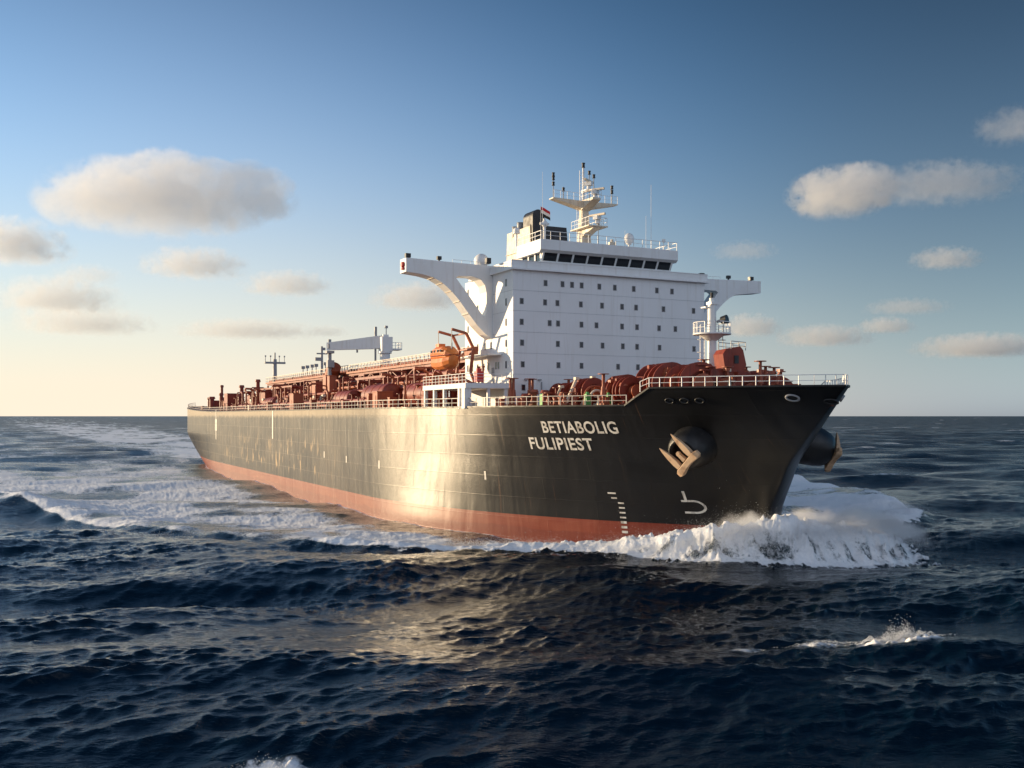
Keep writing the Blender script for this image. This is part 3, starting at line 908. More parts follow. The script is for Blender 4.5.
for x in (BX - 2.2, BX + 2.2):
    pts = [Vector((x, -16.3, 17.95)), Vector((x, -17.0, 19.6)), Vector((x, -16.6, 22.6)), Vector((x, -17.6, 24.5)), Vector((x, -19.6, 24.95))]
    for a, b in zip(pts[:-1], pts[1:]): dv.bar(a, b, 0.34, 0.3)
    dv.bar((x, -16.3, 17.95), (x, -20.2, 19.7), 0.3, 0.3)
    dv.bar((x, -20.2, 19.7), (x, -20.4, 18.0), 0.26, 0.26)
dv.bar((BX - 2.2, -17.6, 24.5), (BX + 2.2, -17.6, 24.5), 0.2)
dv.bar((BX - 2.2, -16.6, 22.6), (BX + 2.2, -16.6, 22.6), 0.2)
dv.box((BX, -16.0, 22.4), (3.6, 0.5, 1.0))
davit = dv.build("boat_davit", M['tan'], ship)
k = MB()
for x in (BX - 2.2, BX + 2.2): k.cyl((x, -19.6, 24.95), (x, -19.6, 22.6), 0.05, n=6)
k.build("boat_fall", M['cream'], davit)

lb = bpy.data.objects.new("lifeboat", None); link(lb)
lb.matrix_world = SHIP_M @ Matrix.Translation((BX, BYc, BZ - 1.55))
tag(lb, "orange enclosed lifeboat hung in davits beside the white deckhouse", "lifeboat")
def boat_ring(x, w, z0, z1, pw=2.2, n=12, top=False):
    out = []
    for i in range(n):
        a = 2 * math.pi * i / n
        cy_, cz_ = math.cos(a), math.sin(a)
        e = 2 / pw
        out.append(Vector((x, w * math.copysign(abs(cy_) ** e, cy_), (z0 + z1) / 2 + (z1 - z0) / 2 * math.copysign(abs(cz_) ** e, cz_))))
    return out
k = MB()
k.loft([boat_ring(x, w, z0, z1, 2.4) for x, w, z0, z1 in ((-3.05, 0.25, 0.9, 1.7), (-2.8, 0.85, 0.55, 1.85), (-1.8, 1.25, 0.15, 1.9), (0, 1.35, 0.0, 1.9), (1.8, 1.2, 0.1, 1.9), (2.8, 0.7, 0.5, 1.9), (3.2, 0.12, 1.1, 1.8))], smooth=False)
k.build("boat_hull", M['orange'], lb)
k = MB()
k.loft([boat_ring(x, w, 1.3, z1, 2.6) for x, w, z1 in ((-2.9, 0.6, 2.2), (-2.4, 1.12, 2.9), (-1, 1.25, 3.15), (1.2, 1.2, 3.1), (2.2, 0.95, 2.7), (2.9, 0.4, 2.1))], smooth=False)
k.box((-1.5, 0, 3.25), (1.1, 0.9, 0.5))
k.build("canopy", M['orange'], lb)
k = MB()
k.loft([boat_ring(x, w, 1.78, 1.95, 4) for x, w in ((-2.95, 0.7), (-1.8, 1.34), (0, 1.43), (1.8, 1.29), (2.9, 0.72))])
k.build("fender_strake", M['red'], lb)
for x in (-1.6, -0.6, 0.5, 1.4):
    k = MB(); k.b2(x - 0.2, x + 0.2, -1.27, -1.20, 2.3, 2.6); k.build("porthole", M['glass'], lb)
for x in (-2.2, 2.2):
    k = MB(); k.bar((x, 0, 2.4), (x, 0, 3.45), 0.14); k.build("lifting_hook", M['grey'], lb)

# ------------------------------------------------------------------ railings along the deck edge
def edge_path(xs, side, inset=0.18, dz=0.0):
    return [(x, side * max(0.0, half(x, zt(x)) - inset), zt(x) + dz) for x in xs]
for side in (-1, 1):
    k = MB(); k.rail(edge_path(list(np.linspace(1.0, 236.1, 80)), side), 1.1, 2, 1.5, 0.036); k.build("deck_railing", M['rail'], ship)
k = MB()
fx = list(np.linspace(238.0, 251, 14)) + [252, 252.7, 253.3, 253.7]
pth = edge_path(fx, -1) + [(253.95, 0, zt(254))] + list(reversed(edge_path(fx, 1)))
k.rail(pth, 1.05, 2, 1.35, 0.034); k.build("bow_railing", M['white'], ship)

# ------------------------------------------------------------------ foremast and the forward machinery
k = MB(); k.cyl((234, 0, 15.0), (234, 0, 26.6), 0.55, 0.46, 20); k.cyl((234, 0, 26.6), (234, 0, 27.0), 0.3, n=10); k.box((234.1, 0.1, 26.4), (0.9, 1.2, 0.3)); k.b2(233.2, 234, -0.9, 0.3, 25.9, 26.05)
fmast = k.build("foremast", M['white'], ship)
k = MB(); k.cyl((234, 0, 22.95), (234, 0, 23.1), 2.1, n=16); k.cyl((234, 0, 22.3), (234, 0, 22.95), 0.55, 1.5, 16); fpl = k.build("mast_platform", M['white'], fmast)
k = MB(); k.rail([(234 + 2.0 * math.cos(a), 2.0 * math.sin(a), 23.1) for a in np.linspace(0, 2 * math.pi, 13)], 1.2, 2, 1.0, 0.035); k.build("platform_railing", M['white'], fpl)
for (dx, dy) in ((-0.2, -1.15), (0.2, 1.05)):
    k = MB()
    for z in np.arange(16.5, 23.0, 0.4): k.bar((234 + dx, dy - 0.28, z), (234 + dx, dy + 0.28, z), 0.05)
    for e in (-0.28, 0.28): k.bar((234 + dx, dy + e, 16), (234 + dx, dy + e, 24), 0.06)
    for z in (18.2, 19.6, 21.0, 22.4):
        for a, b in zip(np.linspace(0, math.pi, 7)[:-1], np.linspace(0, math.pi, 7)[1:]):
            s_ = -1 if dy < 0 else 1
            k.bar((234 + dx + 0.4 * math.cos(a), dy + s_ * 0.6 * math.sin(a), z), (234 + dx + 0.4 * math.cos(b), dy + s_ * 0.6 * math.sin(b), z), 0.05)
    k.build("mast_ladder", M['white'] if dy < 0 else M['grey'], fmast)
k = MB(); k.cyl((234.9, 0.6, 24.5), (235.5, 0.9, 24.6), 0.4, 0.5, 12); k.cyl((234.4, 0.4, 24.4), (234.9, 0.6, 24.5), 0.15, n=8); k.build("floodlight", M['black'], fmast)
k = MB(); k.cyl((234, 0, 27), (234, 0, 27.6), 0.16, n=8); k.build("signal_lamp", M['black'], fmast)

def valve(h, r, mat):
    k = MB(); k.cyl((0, 0, 0), (0, 0, h), r * 0.5, n=8); k.cyl((0, 0, h * 0.35), (0, 0, h * 0.62), r, r * 0.7, 10); k.cyl((0, 0, h), (0, 0, h + 0.08), r * 1.8, n=12); k.box((0, 0, 0.2), (r * 2.6, r * 2.6, 0.4))
    return k.mesh("valve", M[mat])
vmes = [valve(1.5, 0.3, 'tan'), valve(2.2, 0.26, 'red'), valve(1.1, 0.36, 'cream'), valve(2.8, 0.3, 'red'), valve(3.4, 0.34, 'tan')]
def winch(x, y, z, sc=1.0, rz=0.0, mat='red', face='tan'):
    """mooring winch: skid, three side plates, two drums, gearbox and motor"""
    k = MB()
    k.box((0, 0, 0.12 * sc), (2.6 * sc, 4.4 * sc, 0.24 * sc))
    for yy in (-1.9, -0.2, 1.1):
        k.prism([(-1.1 * sc, 0.2 * sc), (1.1 * sc, 0.2 * sc), (0.35 * sc, 1.75 * sc), (-0.35 * sc, 1.75 * sc)], 'y', yy * sc - 0.07, yy * sc + 0.07)
    fr = k.build("mooring_winch", M[mat], ship)
    fr.location = (x, y, z); fr.rotation_euler = (0, 0, rz)
    k = MB(); k.cyl((0, -1.8 * sc, 1.4 * sc), (0, 1.0 * sc, 1.4 * sc), 0.75 * sc, n=20)
    for yy in (-1.75, -0.95, -0.35, 0.95): k.cyl((0, (yy - .05) * sc, 1.4 * sc), (0, (yy + .05) * sc, 1.4 * sc), 1.35 * sc, n=24)
    k.build("drum", M['red'], fr)
    k = MB(); k.box((0.1 * sc, 1.65 * sc, 1.1 * sc), (1.5 * sc, 0.9 * sc, 1.7 * sc)); k.cyl((0.1 * sc, 2.1 * sc, 1.5 * sc), (0.1 * sc, 2.9 * sc, 1.5 * sc), 0.42 * sc, n=14); k.build("gearbox", M[face], fr)
    k = MB(); k.cyl((0, -1.9 * sc, 1.4 * sc), (0, -2.6 * sc, 1.4 * sc), 0.5 * sc, 0.42 * sc, 16); k.cyl((0, -2.6 * sc, 1.4 * sc), (0, -2.7 * sc, 1.4 * sc), 0.6 * sc, n=16); k.build("warping_head", M[face], fr)
    k = MB(); k.bar((-1.15 * sc, -0.2 * sc, 0.2 * sc), (-0.8 * sc, -0.2 * sc, 2.5 * sc), 0.1 * sc); k.box((-0.8 * sc, -0.2 * sc, 2.5 * sc), (0.2 * sc, 0.3 * sc, 0.2 * sc)); k.build("brake_lever", M['red'], fr)
    return fr
D = 15.0
for (x, y, sc, rz, fc) in ((219.5, -10.6, 0.95, R(95), 'tan'), (224.5, -4.5, 1.1, R(80), 'tan'), (229.0, -8.6, 1.15, R(75), 'tan'), (230.0, 4.0, 1.25, R(10), 'tan'), (236.0, -6.2, 1.4, R(70), 'tan'), (237.5, -1.5, 1.25, R(85), 'tan'), (241.5, 2.5, 1.0, R(60), 'tan'), (217.5, 3.0, 1.0, R(90), 'tan'), (221.0, 8.5, 1.2, R(80), 'tan'), (217.0, -4.5, 0.9, R(85), 'red'), (226.0, 0.5, 1.2, R(88), 'red'), (232.6, -1.8, 1.35, R(70), 'red'), (239.2, -4.2, 1.25, R(75), 'tan'), (235.5, 4.2, 1.3, R(85), 'red'), (231.0, -9.6, 1.05, R(85), 'tan'), (234.4, -7.2, 1.5, R(80), 'tan'), (238.6, -5.8, 1.45, R(65), 'tan'), (236.8, 0.8, 1.2, R(75), 'red'), (241.2, -1.8, 1.05, R(70), 'tan'), (222.8, -9.6, 1.1, R(88), 'tan')):
    winch(x, y, D, sc * 1.12, rz, 'red', fc)
def dome(x, y, r, h, name="hatch_dome"):
    k = MB(); k.cyl((x, y, D), (x, y, D + h - r * 0.8), r, n=20); k.ball((x, y, D + h - r * 0.8), r, 20, 10, (1, 1, 0.8)); k.build(name, M['red'], ship)
for a in ((235.6, -6.9, 1.15, 4.2), (226.2, 2.5, 1.3, 3.1)):
    dome(*a)
def ring_guide(x, y, r, tube, mat, rz=0.0):
    """hoop standing on the deck"""
    k = MB()
    pts = [Vector((x + math.sin(rz) * r * math.cos(a), y + math.cos(rz) * r * math.cos(a), D + 1.0 + r * math.sin(a))) for a in np.linspace(-0.0, math.pi, 15)]
    pts = [pts[0] - Vector((0, 0, 1.0))] + pts + [pts[-1] - Vector((0, 0, 1.0))]
    k.tube(pts, tube, 8); k.build("cable_guide", M[mat], ship)
ring_guide(226.6, -10.6, 1.35, 0.13, 'tan'); ring_guide(227.6, -10.9, 0.85, 0.14, 'cream'); ring_guide(243.2, 0.8, 1.2, 0.16, 'tan', 0.6); ring_guide(238.6, -6.8, 1.1, 0.16, 'tan', 0.4); ring_guide(232.5, -8.4, 1.3, 0.14, 'tan', 0.3)
def sheer_leg(x, y, dx, dy, h, mat='cream', w=0.28):
    k = MB(); k.bar((x, y, D), (x + dx, y + dy, D + h), w, w); k.box((x + dx, y + dy, D + h), (0.5, 0.5, 0.3)); k.build("derrick_leg", M[mat], ship)
sheer_leg(223.6, -12.8, 0, 1.6, 3.3); sheer_leg(224.4, -11.0, 0, 1.5, 3.4); sheer_leg(236.8, -8.6, 0, 0.6, 4.0, 'tan', 0.5); sheer_leg(234.6, -9.0, 0, 1.0, 3.2, 'tan', 0.35); sheer_leg(242.5, -2.0, 0.2, 1.4, 3.6, 'tan', 0.3); sheer_leg(239.8, -6.4, 0.3, 1.2, 4.2, 'tan', 0.4); sheer_leg(241.2, -4.4, -0.2, 1.0, 3.7, 'cream', 0.22); sheer_leg(242.0, -3.6, 0.2, -0.9, 3.7, 'tan', 0.26); sheer_leg(244.2, -0.4, 0.1, 1.0, 3.6, 'tan', 0.26); sheer_leg(229.8, -11.6, 0, 1.2, 2.8, 'tan', 0.26); sheer_leg(221.6, -13.4, 0, 1.3, 2.4, 'cream', 0.2)
for (x, y, s, hh) in ((221.4, -14.2, 0.8, 1.5), (228.4, -12.6, 0.55, 1.4), (230.2, -11.0, 0.5, 1.3)):
    k = MB(); k.box((x, y, D + hh / 2), (s, s, hh)); k.cyl((x, y, D + hh), (x, y, D + hh + 0.25), s * 0.45, s * 0.3, 10); k.build("rope_locker", M['green'], ship)
def bollard(x, y, parent=ship):
    k = MB(); k.box((0, 0, 0.1), (0.9, 2.0, 0.2))
    for yy in (-0.6, 0.6): k.cyl((0, yy, 0.2), (0, yy, 1.0), 0.3, n=12); k.cyl((0, yy, 1.0), (0, yy, 1.12), 0.38, n=12)
    return k.mesh("bollard", M['tan'])
bme = bollard(0, 0)
for (x, y) in ((216.5, -17.5), (221, -17), (226.5, -15.2), (231.5, -12.4), (235, -10.2), (186, -21.5), (160, -21.5), (126, -21.5), (96, -21.5), (60, -21.5), (25, -20.5), (216, 17), (230, 12.5)):
    put(bme, "bollard", ship, (x, y, deck_z(x) - 0.1), R(90))
for (x, y, h, mt) in ((217.8, -13.6, 1.8, 'tan'), (218.5, -15.2, 1.3, 'red'), (222.6, -14.8, 1.6, 'red'), (225.2, -13.9, 1.2, 'tan'), (232.6, -10.6, 2.2, 'tan'), (239.6, -7.6, 3.2, 'tan'), (240.4, -2.6, 3.0, 'tan'), (242.6, 1.0, 3.3, 'tan'), (215.6, -12.4, 1.6, 'tan'), (216.4, -8.2, 1.9, 'red'), (219.6, -6.0, 1.7, 'red')):
    k = MB(); k.cyl((x, y, D - .1), (x, y, D + h), 0.28, n=12); k.cyl((x, y, D + h), (x, y, D + h + 0.35), 0.55, 0.4, 12); k.build("ventilator", M[mt], ship)
for (x, y, sx, sy, h, mt) in ((231.5, -6.5, 2.2, 1.6, 3.6, 'red'), (233.4, -8.8, 1.2, 1.0, 3.2, 'red'), (237.0, -8.2, 1.6, 1.2, 4.0, 'tan'), (228.0, -2.0, 2.5, 2.0, 2.8, 'red'), (223.5, 3.5, 2.6, 2.4, 2.6, 'red'), (240.0, -1.2, 1.6, 1.8, 3.6, 'red'), (216.6, -14.0, 1.4, 1.0, 1.5, 'red'), (235.0, 1.8, 2.0, 2.0, 3.5, 'red')):
    k = MB(); k.b2(x - sx / 2, x + sx / 2, y - sy / 2, y + sy / 2, D - .1, D + h * 0.86)
    k.prism([(y - sy / 2, D + h * 0.86), (y + sy / 2, D + h * 0.86), (y + sy * 0.3, D + h), (y - sy * 0.3, D + h)], 'x', x - sx / 2, x + sx / 2)
    k.b2(x + sx / 2, x + sx / 2 + .06, y - sy * .3, y + sy * .3, D + .3, D + h * 0.75); k.bar((x + sx / 2 + .05, y - sy / 2, D + h * .86), (x + sx / 2 + .05, y + sy / 2, D + h * .86), .12)
    k.cyl((x + sx / 2, y, D + h * .5), (x + sx / 2 + .3, y, D + h * .5), 0.22, n=10)
    k.build("machinery_housing", M[mt], ship)
rf = random.Random(9)
for i in range(34):      # small fittings packed between the winches
    x = rf.uniform(237.0, 245.0); y = rf.uniform(-7.5, 3.5)
    if abs(y) > half(x, 15.0) - 1.2: continue
    put(rf.choice(vmes), "valve", ship, (x, y, D + rf.uniform(0.6, 1.5)), rf.uniform(0, 3))
for i in range(30):
    x = rf.uniform(215.5, 235.0); y = rf.uniform(-16.5, -2.0)
    if abs(y) > half(x, 15.0) - 1.2: continue
    put(rf.choice(vmes), "valve", ship, (x, y, D), rf.uniform(0, 3))
# red control cabin on stilts near the stem
cab = bpy.data.objects.new("control_cabin", None); link(cab, ship); cab.location = (237.6, -0.3, 18.7); cab.scale = (0.88, 0.88, 0.95)
k = MB()
prof = [(-1.35, 0.2), (-0.9, -0.25), (1.1, -0.1), (1.5, 0.6), (1.25, 2.3), (0.9, 2.75), (-1.0, 2.6), (-1.45, 2.1)]
k.prism(prof, 'x', -1.3, 1.3)
cb = k.build("cabin_shell", M['red'], cab); cb.rotation_euler = (R(6), 0, R(-12))
for (x, y) in ((-1, -1), (1, -1), (-1, 1), (1, 1)):
    k = MB(); k.bar((x * 1.5, y * 1.3, -3.6), (x * 0.9, y * 0.8, 0.1), 0.3); k.build("stilt", M['tan'], cab)
k = MB(); k.rail([(1.2, -0.9, 2.5), (1.2, 1.3, 2.4), (-1.2, 1.3, 2.4), (-1.2, -0.9, 2.5)], 0.9, 2, 1.2, 0.035); k.build("cabin_railing", M['grey'], cab)
k = MB(); k.b2(1.3, 1.36, -0.5, 0.5, 0.9, 1.8); k.build("cabin_window", M['black'], cab)
k = MB(); k.box((0.2, -1.8, -0.9), (1.6, 1.3, 1.6), 0.3); k.ball((0.4, 1.6, -0.6), 1.0, 14, 10); k.build("pump_body", M['tan'], cab)

# ------------------------------------------------------------------ cargo deck: pipe rack, pipes, tanks, lockers, crane
rx0, rx1 = 44.0, 196.0
k = MB()
for y in (-6.0, 6.0):
    k.b2(rx0, rx1, y - 0.22, y + 0.22, 22.35, 22.95)
    k.b2(rx0, rx1, y - 0.15, y + 0.15, 20.0, 20.35)
x = rx0
i = 0
while x <= rx1:
    for y in (-6.0, 6.0): k.b2(x - 0.2, x + 0.2, y - 0.2, y + 0.2, 14.8, 22.35)
    k.b2(x - 0.15, x + 0.15, -5.8, 5.8, 22.4, 22.8); k.b2(x - 0.15, x + 0.15, -5.8, 5.8, 20.02, 20.3)
    if i % 2 == 0 and x + 6 < rx1: k.bar((x + 0.2, -6, 20.35), (x + 5.8, -6, 22.35), 0.18)
    elif x + 6 < rx1: k.bar((x + 0.2, -6, 22.35), (x + 5.8, -6, 20.35), 0.18)
    x += 6.0; i += 1
rack = k.build("pipe_rack", M['red'], ship)
k = MB(); k.b2(rx0, rx1, -6.6, -4.8, 22.97, 23.08); k.b2(rx0, rx1, -6.66, -6.6, 22.8, 23.2); k.build("walkway", M['tan'], rack)
k = MB()
for y in (-6.5, -4.9): k.rail([(rx0, y, 23.08), (rx1, y, 23.08)], 1.5, 2, 1.9, 0.05)
k.build("walkway_railing", M['cream'], rack)
for (y, z, r, mt) in ((-4.8, 23.6, 0.32, 'tan'), (-3.4, 23.5, 0.4, 'red'), (-2.0, 23.5, 0.4, 'red'), (-0.4, 23.4, 0.3, 'red'), (1.2, 23.5, 0.4, 'red'), (3.0, 23.4, 0.35, 'red'), (-5.2, 20.7, 0.3, 'tan'), (-3.8, 20.65, 0.3, 'red'), (-8.5, 16.4, 0.42, 'red'), (-10.0, 16.3, 0.36, 'tan'), (-11.5, 16.4, 0.42, 'red'), (-13.0, 16.2, 0.3, 'red')):
    k = MB(); k.cyl((rx0 - 3, y, z), (rx1, y, z), r, n=12)
    for xx in np.arange(rx0 + random.uniform(2, 8), rx1, random.uniform(9, 15)): k.cyl((xx - .12, y, z), (xx + .12, y, z), r * 1.45, n=12)
    k.build("cargo_pipe", M[mt], ship)
rnd = random.Random(5)
def riser(h, r, mat, bend):
    k = MB(); k.tube([Vector((0, 0, 0)), Vector((0, 0, h)), Vector((0.0, bend * 0.7, h + 0.5)), Vector((0, bend * 2.0, h + 0.55))], r, 10)
    k.cyl((0, 0, h * 0.55), (0, 0, h * 0.55 + 0.12), r * 1.7, n=12); k.cyl((0, 0, h * 0.3), (0, 0, h * 0.3 + .1), r * 1.7, n=12)
    k.box((0, 0, h * 0.43), (r * 2.8, r * 2.8, 0.5)); k.cyl((0, -r * 2.6, h * 0.43), (0, -r * 2.5, h * 0.43), 0.38, n=12)
    return k.mesh("riser_pipe", M[mat])
rme = [riser(3.2, 0.24, 'tan', 1), riser(4.6, 0.3, 'red', 1), riser(2.4, 0.3, 'cream', -1), riser(5.2, 0.22, 'tan', 1)]
for i in range(92):
    x = rnd.uniform(50, 196); y = rnd.choice((-7.4, -9.2, -10.8, -12.4, -14.6, -16.5)) + rnd.uniform(-.4, .4)
    put(rnd.choice(rme), "riser_pipe", ship, (x, y, deck_z(x) - 0.1), rnd.choice((0, R(90), R(180), R(20))))
def tank(x, y, r, L, z0=None, mt='red'):
    z = (deck_z(x) if z0 is None else z0) + r + 0.35
    k = MB(); k.cyl((x - L / 2, y, z), (x + L / 2, y, z), r, n=24, cap=False)
    for s in (-1, 1): k.ball((x + s * L / 2, y, z), r, 24, 10, (0.35, 1, 1))
    for q in (-0.3, 0.3): k.b2(x + q * L - .2, x + q * L + .2, y - r * 0.8, y + r * 0.8, z - r - 0.4, z - r * 0.55)
    for q in (-0.32, 0.0, 0.32): k.cyl((x + q * L - .05, y, z), (x + q * L + .05, y, z), r + 0.05, n=24)
    k.build("deck_tank", M[mt], ship)
for a in ((168, -15.5, 1.9, 10), (189.5, -16.5, 1.7, 9), (148, -15, 1.6, 8), (176, 9, 2.0, 10), (90, -15, 1.5, 8), (64, -13, 1.4, 7)): tank(*a)
for (x, y, sx, sy, h, mt) in ((116.5, -12.2, 5.0, 1.6, 6.2, 'tan'), (124.5, -12.0, 2.2, 1.5, 7.2, 'tan'), (127.4, -12.0, 1.6, 1.5, 7.0, 'tan'), (131.5, -20.2, 3.0, 2.0, 3.3, 'tan'), (181.5, -20.0, 2.2, 2.4, 2.6, 'tan'), (177.0, -20.2, 0.9, 1.2, 2.4, 'tan'), (188.6, -21.0, 0.9, 1.0, 1.6, 'tan'), (154, -10, 3, 2, 3.4, 'red'), (102, -14, 3.5, 2.2, 3.0, 'red'), (80, -14.0, 6, 3, 4.6, 'red'), (56, -12, 5, 4, 3.4, 'red'), (36, -14, 5, 4, 4.8, 'red'), (20, -12, 4, 4, 2.4, 'tan'), (10, -14, 3, 3, 2.2, 'red'), (5, -10, 3, 4, 3.0, 'red'), (30, -4, 8, 8, 4.5, 'red'), (69, -15.5, 1.5, 1.0, 3.2, 'cream'), (84, -19, 1.6, 1.2, 1.5, 'cream'), (110, -20.5, 1.2, 1.0, 1.9, 'tan'), (145, -20.6, 1.4, 1.0, 1.9, 'red'), (166, -21, 1.0, 1.0, 1.5, 'red'), (196, -12, 3, 4, 4.5, 'red'), (197, -18, 2, 3, 1.6, 'red')):
    z0 = deck_z(x) - 0.1
    k = MB(); k.b2(x - sx / 2, x + sx / 2, y - sy / 2, y + sy / 2, z0, z0 + h)
    k.b2(x - sx / 2 - .08, x + sx / 2 + .08, y - sy / 2 - .08, y + sy / 2 + .08, z0 + h, z0 + h + 0.12)
    k.b2(x - .4, x + .4, y - sy / 2 - .05, y - sy / 2, z0 + 0.3, z0 + min(h, 2.1))
    k.build("deck_locker", M[mt], ship)
for (x, y, h, r) in ((18, -14, 4.4, 0.5), (8, -12, 6.6, 0.4), (38, -12, 6.9, 0.55), (59, -12, 8.2, 0.5), (3.5, -15, 2.6, 0.5), (14, -16, 3.2, 0.7), (46, -14, 4.4, 0.6), (51, -10, 5, 0.4)):
    z0 = deck_z(x) - .1
    k = MB(); k.cyl((x, y, z0), (x, y, z0 + h), r, n=14); k.cyl((x, y, z0 + h - .3), (x, y, z0 + h + 0.4), r * 1.5, r * 1.2, 14); k.build("ventilator", M['red'], ship)
# long runs of pipe on low saddles and a clutter of valves, posts and fittings along the near side
def saddle_pipe(x0, x1, y, z, r, mt):
    k = MB(); k.cyl((x0, y, z), (x1, y, z), r, n=12)
    for xx in np.arange(x0 + 1.0, x1, 6.5): k.b2(xx - .15, xx + .15, y - r, y + r, 14.9, z); k.cyl((xx + 2 - .1, y, z), (xx + 2 + .1, y, z), r * 1.5, n=12)
    k.build("cargo_pipe", M[mt], ship)
for a in ((60, 150, -18.2, 15.9, 0.26, 'tan'), (52, 178, -17.4, 16.6, 0.3, 'red'), (96, 196, -14.2, 18.4, 0.3, 'red'), (70, 190, -9.8, 18.9, 0.34, 'red'), (70, 190, -11.2, 19.5, 0.28, 'tan'), (110, 196, -7.6, 20.9, 0.3, 'red'), (48, 120, -7.4, 19.2, 0.3, 'tan')): saddle_pipe(*a)
for i in range(96):
    x = rnd.uniform(46, 198); y = rnd.uniform(-20.5, -7)
    put(rnd.choice(vmes), "valve", ship, (x, y, deck_z(x) - 0.1))
def stanchion_frame(w, h, mat):
    k = MB()
    for s in (-1, 1): k.bar((0, s * w / 2, 0), (0, s * w / 2, h), 0.22); k.bar((0.9, s * w / 2, 0), (0, s * w / 2, h * .8), 0.16)
    k.bar((0, -w / 2, h), (0, w / 2, h), 0.26); k.bar((0, -w / 2, h * .55), (0, w / 2, h * .55), 0.18); k.bar((0, -w / 2, h * .55), (0, w / 2, h), 0.14)
    return k.mesh("pipe_support", M[mat])
smes = [stanchion_frame(4.2, 5.2, 'red'), stanchion_frame(3.0, 6.4, 'red'), stanchion_frame(3.4, 4.2, 'tan')]
for i in range(44):
    x = 48 + i * 3.35 + rnd.uniform(-.8, .8)
    put(rnd.choice(smes), "pipe_support", ship, (x, rnd.uniform(-13.5, -8.5), deck_z(x) - 0.1), rnd.choice((0, 0, R(180), R(90))))
# gantry trestles standing on the rail side
for (x0_, x1_) in ((72, 88), (88, 104), (150, 166)):
    k = MB()
    for xx in (x0_ + 1, x1_ - 1): k.b2(xx - .2, xx + .2, -9.2, -8.8, 14.8, 20.4); k.b2(xx - .2, xx + .2, -14.2, -13.8, 14.8, 20.4); k.b2(xx - .18, xx + .18, -13.8, -9.2, 20.0, 20.35)
    k.b2(x0_, x1_, -14.2, -13.8, 20.4, 20.8); k.b2(x0_, x1_, -9.2, -8.8, 20.4, 20.8)
    k.build("trestle", M['red'], ship)
# aft signal mast
k = MB(); k.cyl((48, -5, 15.5), (48, -5, 29.6), 0.65, 0.5, 14); k.cyl((48, -5, 29.6), (48, -5, 31.4), 0.2, n=8)
am = k.build("aft_mast", M['grey'], ship)
k = MB(); k.box((48, -5, 28.6), (1.2, 5.6, 0.5)); k.build("crosstree", M['grey'], am)
for y in (-7.6, -6.2, -3.8, -2.4):
    k = MB(); k.cyl((48, y, 28.8), (48, y, 30.6), 0.09, n=6); k.box((48, y, 30.4), (0.3, 0.4, 0.4)); k.build("signal_lamp", M['grey'], am)
k = MB(); k.cyl((95, -5, 23), (95, -5, 30.2), 0.35, 0.25, 10); k.box((95, -5, 28.5), (0.4, 2.6, 0.3)); k.box((95, -5.9, 27.2), (0.5, 1.4, 0.8)); k.box((95, -4.6, 29.6), (0.5, 0.8, 0.6)); k.build("small_mast", M['grey'], ship)
for x in (78, 82, 86.5, 90, 98, 101):
    k = MB(); k.cyl((x, -5, 23), (x, -5, 26.0), 0.14, n=6); k.box((x, -5, 26.0), (0.5, 0.9, 0.7)); k.build("walkway_lamp", M['grey'], ship)

# hose crane
cr = bpy.data.objects.new("deck_crane", None); link(cr, ship); cr.location = (125, 0, 15)
k = MB(); k.cyl((0, 0, 0), (0, 0, 12.0), 1.15, 1.05, 20); k.cyl((0, 0, 12.0), (0, 0, 12.4), 1.4, n=20); k.build("crane_post", M['white'], cr)
k = MB(); k.box((0.1, 0.1, 13.9), (2.3, 2.3, 3.0)); k.box((-0.3, 2.2, 12.9), (2.6, 2.4, 0.3)); k.rail([(1.1, 1.2, 13.05), (1.1, 3.3, 13.05), (-1.5, 3.3, 13.05)], 1.2, 2, 0.8, 0.05); k.b2(-0.6, 0.6, -0.6, 0.6, 15.4, 15.9); k.build("crane_house", M['white'], cr)
tip = Vector((-8.6, -9.3, 13.6)); jd = Vector((tip.x, tip.y, 0)).normalized(); jn = Vector((-jd.y, jd.x, 0))
k = MB()
k.loft([[jd * d + jn * a + Vector((0, 0, z)) for a, z in ((-w, zb), (w, zb), (w, zt_), (-w, zt_))] for d, w, zb, zt_ in ((0.9, 0.55, 13.1, 15.7), (2.0, 0.55, 13.0, 15.6), (13.2, 0.36, 12.9, 14.5))], smooth=False)
k.build("crane_jib", M['white'], cr)
k = MB(); k.cyl(tip + Vector((0, 0, -0.6)), tip + Vector((0, 0, 1.6)), 0.35, n=10); k.box(tip + Vector((0, 0, 0.2)), (0.9, 0.9, 1.0)); k.build("jib_sheave", M['grey'], cr)
k = MB(); k.cyl(jd * 2.1 + Vector((0, 0, 15.5)), jd * 2.1 + Vector((0, 0, 17.6)), 0.3, n=8); k.build("luffing_post", M['grey'], cr)
k = MB(); k.cyl(Vector((tip.x, tip.y, 0)), Vector((tip.x, tip.y, 12.2)), 0.5, 0.4, 12); k.box((tip.x, tip.y, 12.5), (1.6, 1.6, 0.5)); k.box((tip.x + .4, tip.y, 10.0), (1.4, 1.4, 1.5)); k.build("jib_rest", M['grey'], cr)
k = MB(); k.cyl((-1.4, -1.6, 10.5), (-1.4, -1.6, 15.5), 0.22, n=8); k.build("hoist_ram", M['grey'], cr)
k = MB(); k.cyl((-4.4, -4.6, 12.9), (-4.4, -4.6, 12.3), 0.2, n=8); k.build("cable_guide", M['grey'], cr)
k = MB(); k.cyl((0.2, 0.2, 15.9), (0.2, 0.2, 17.6), 0.1, n=6); k.box((0.2, 0.2, 17.5), (0.5, 0.6, 0.5)); k.build("signal_lamp", M['grey'], cr)
k = MB(); k.cyl((112, -8.2, 20.5), (116, -8.2, 24.5), 1.5, 1.5, 18); k.build("hose_drum", M['tan'], ship)

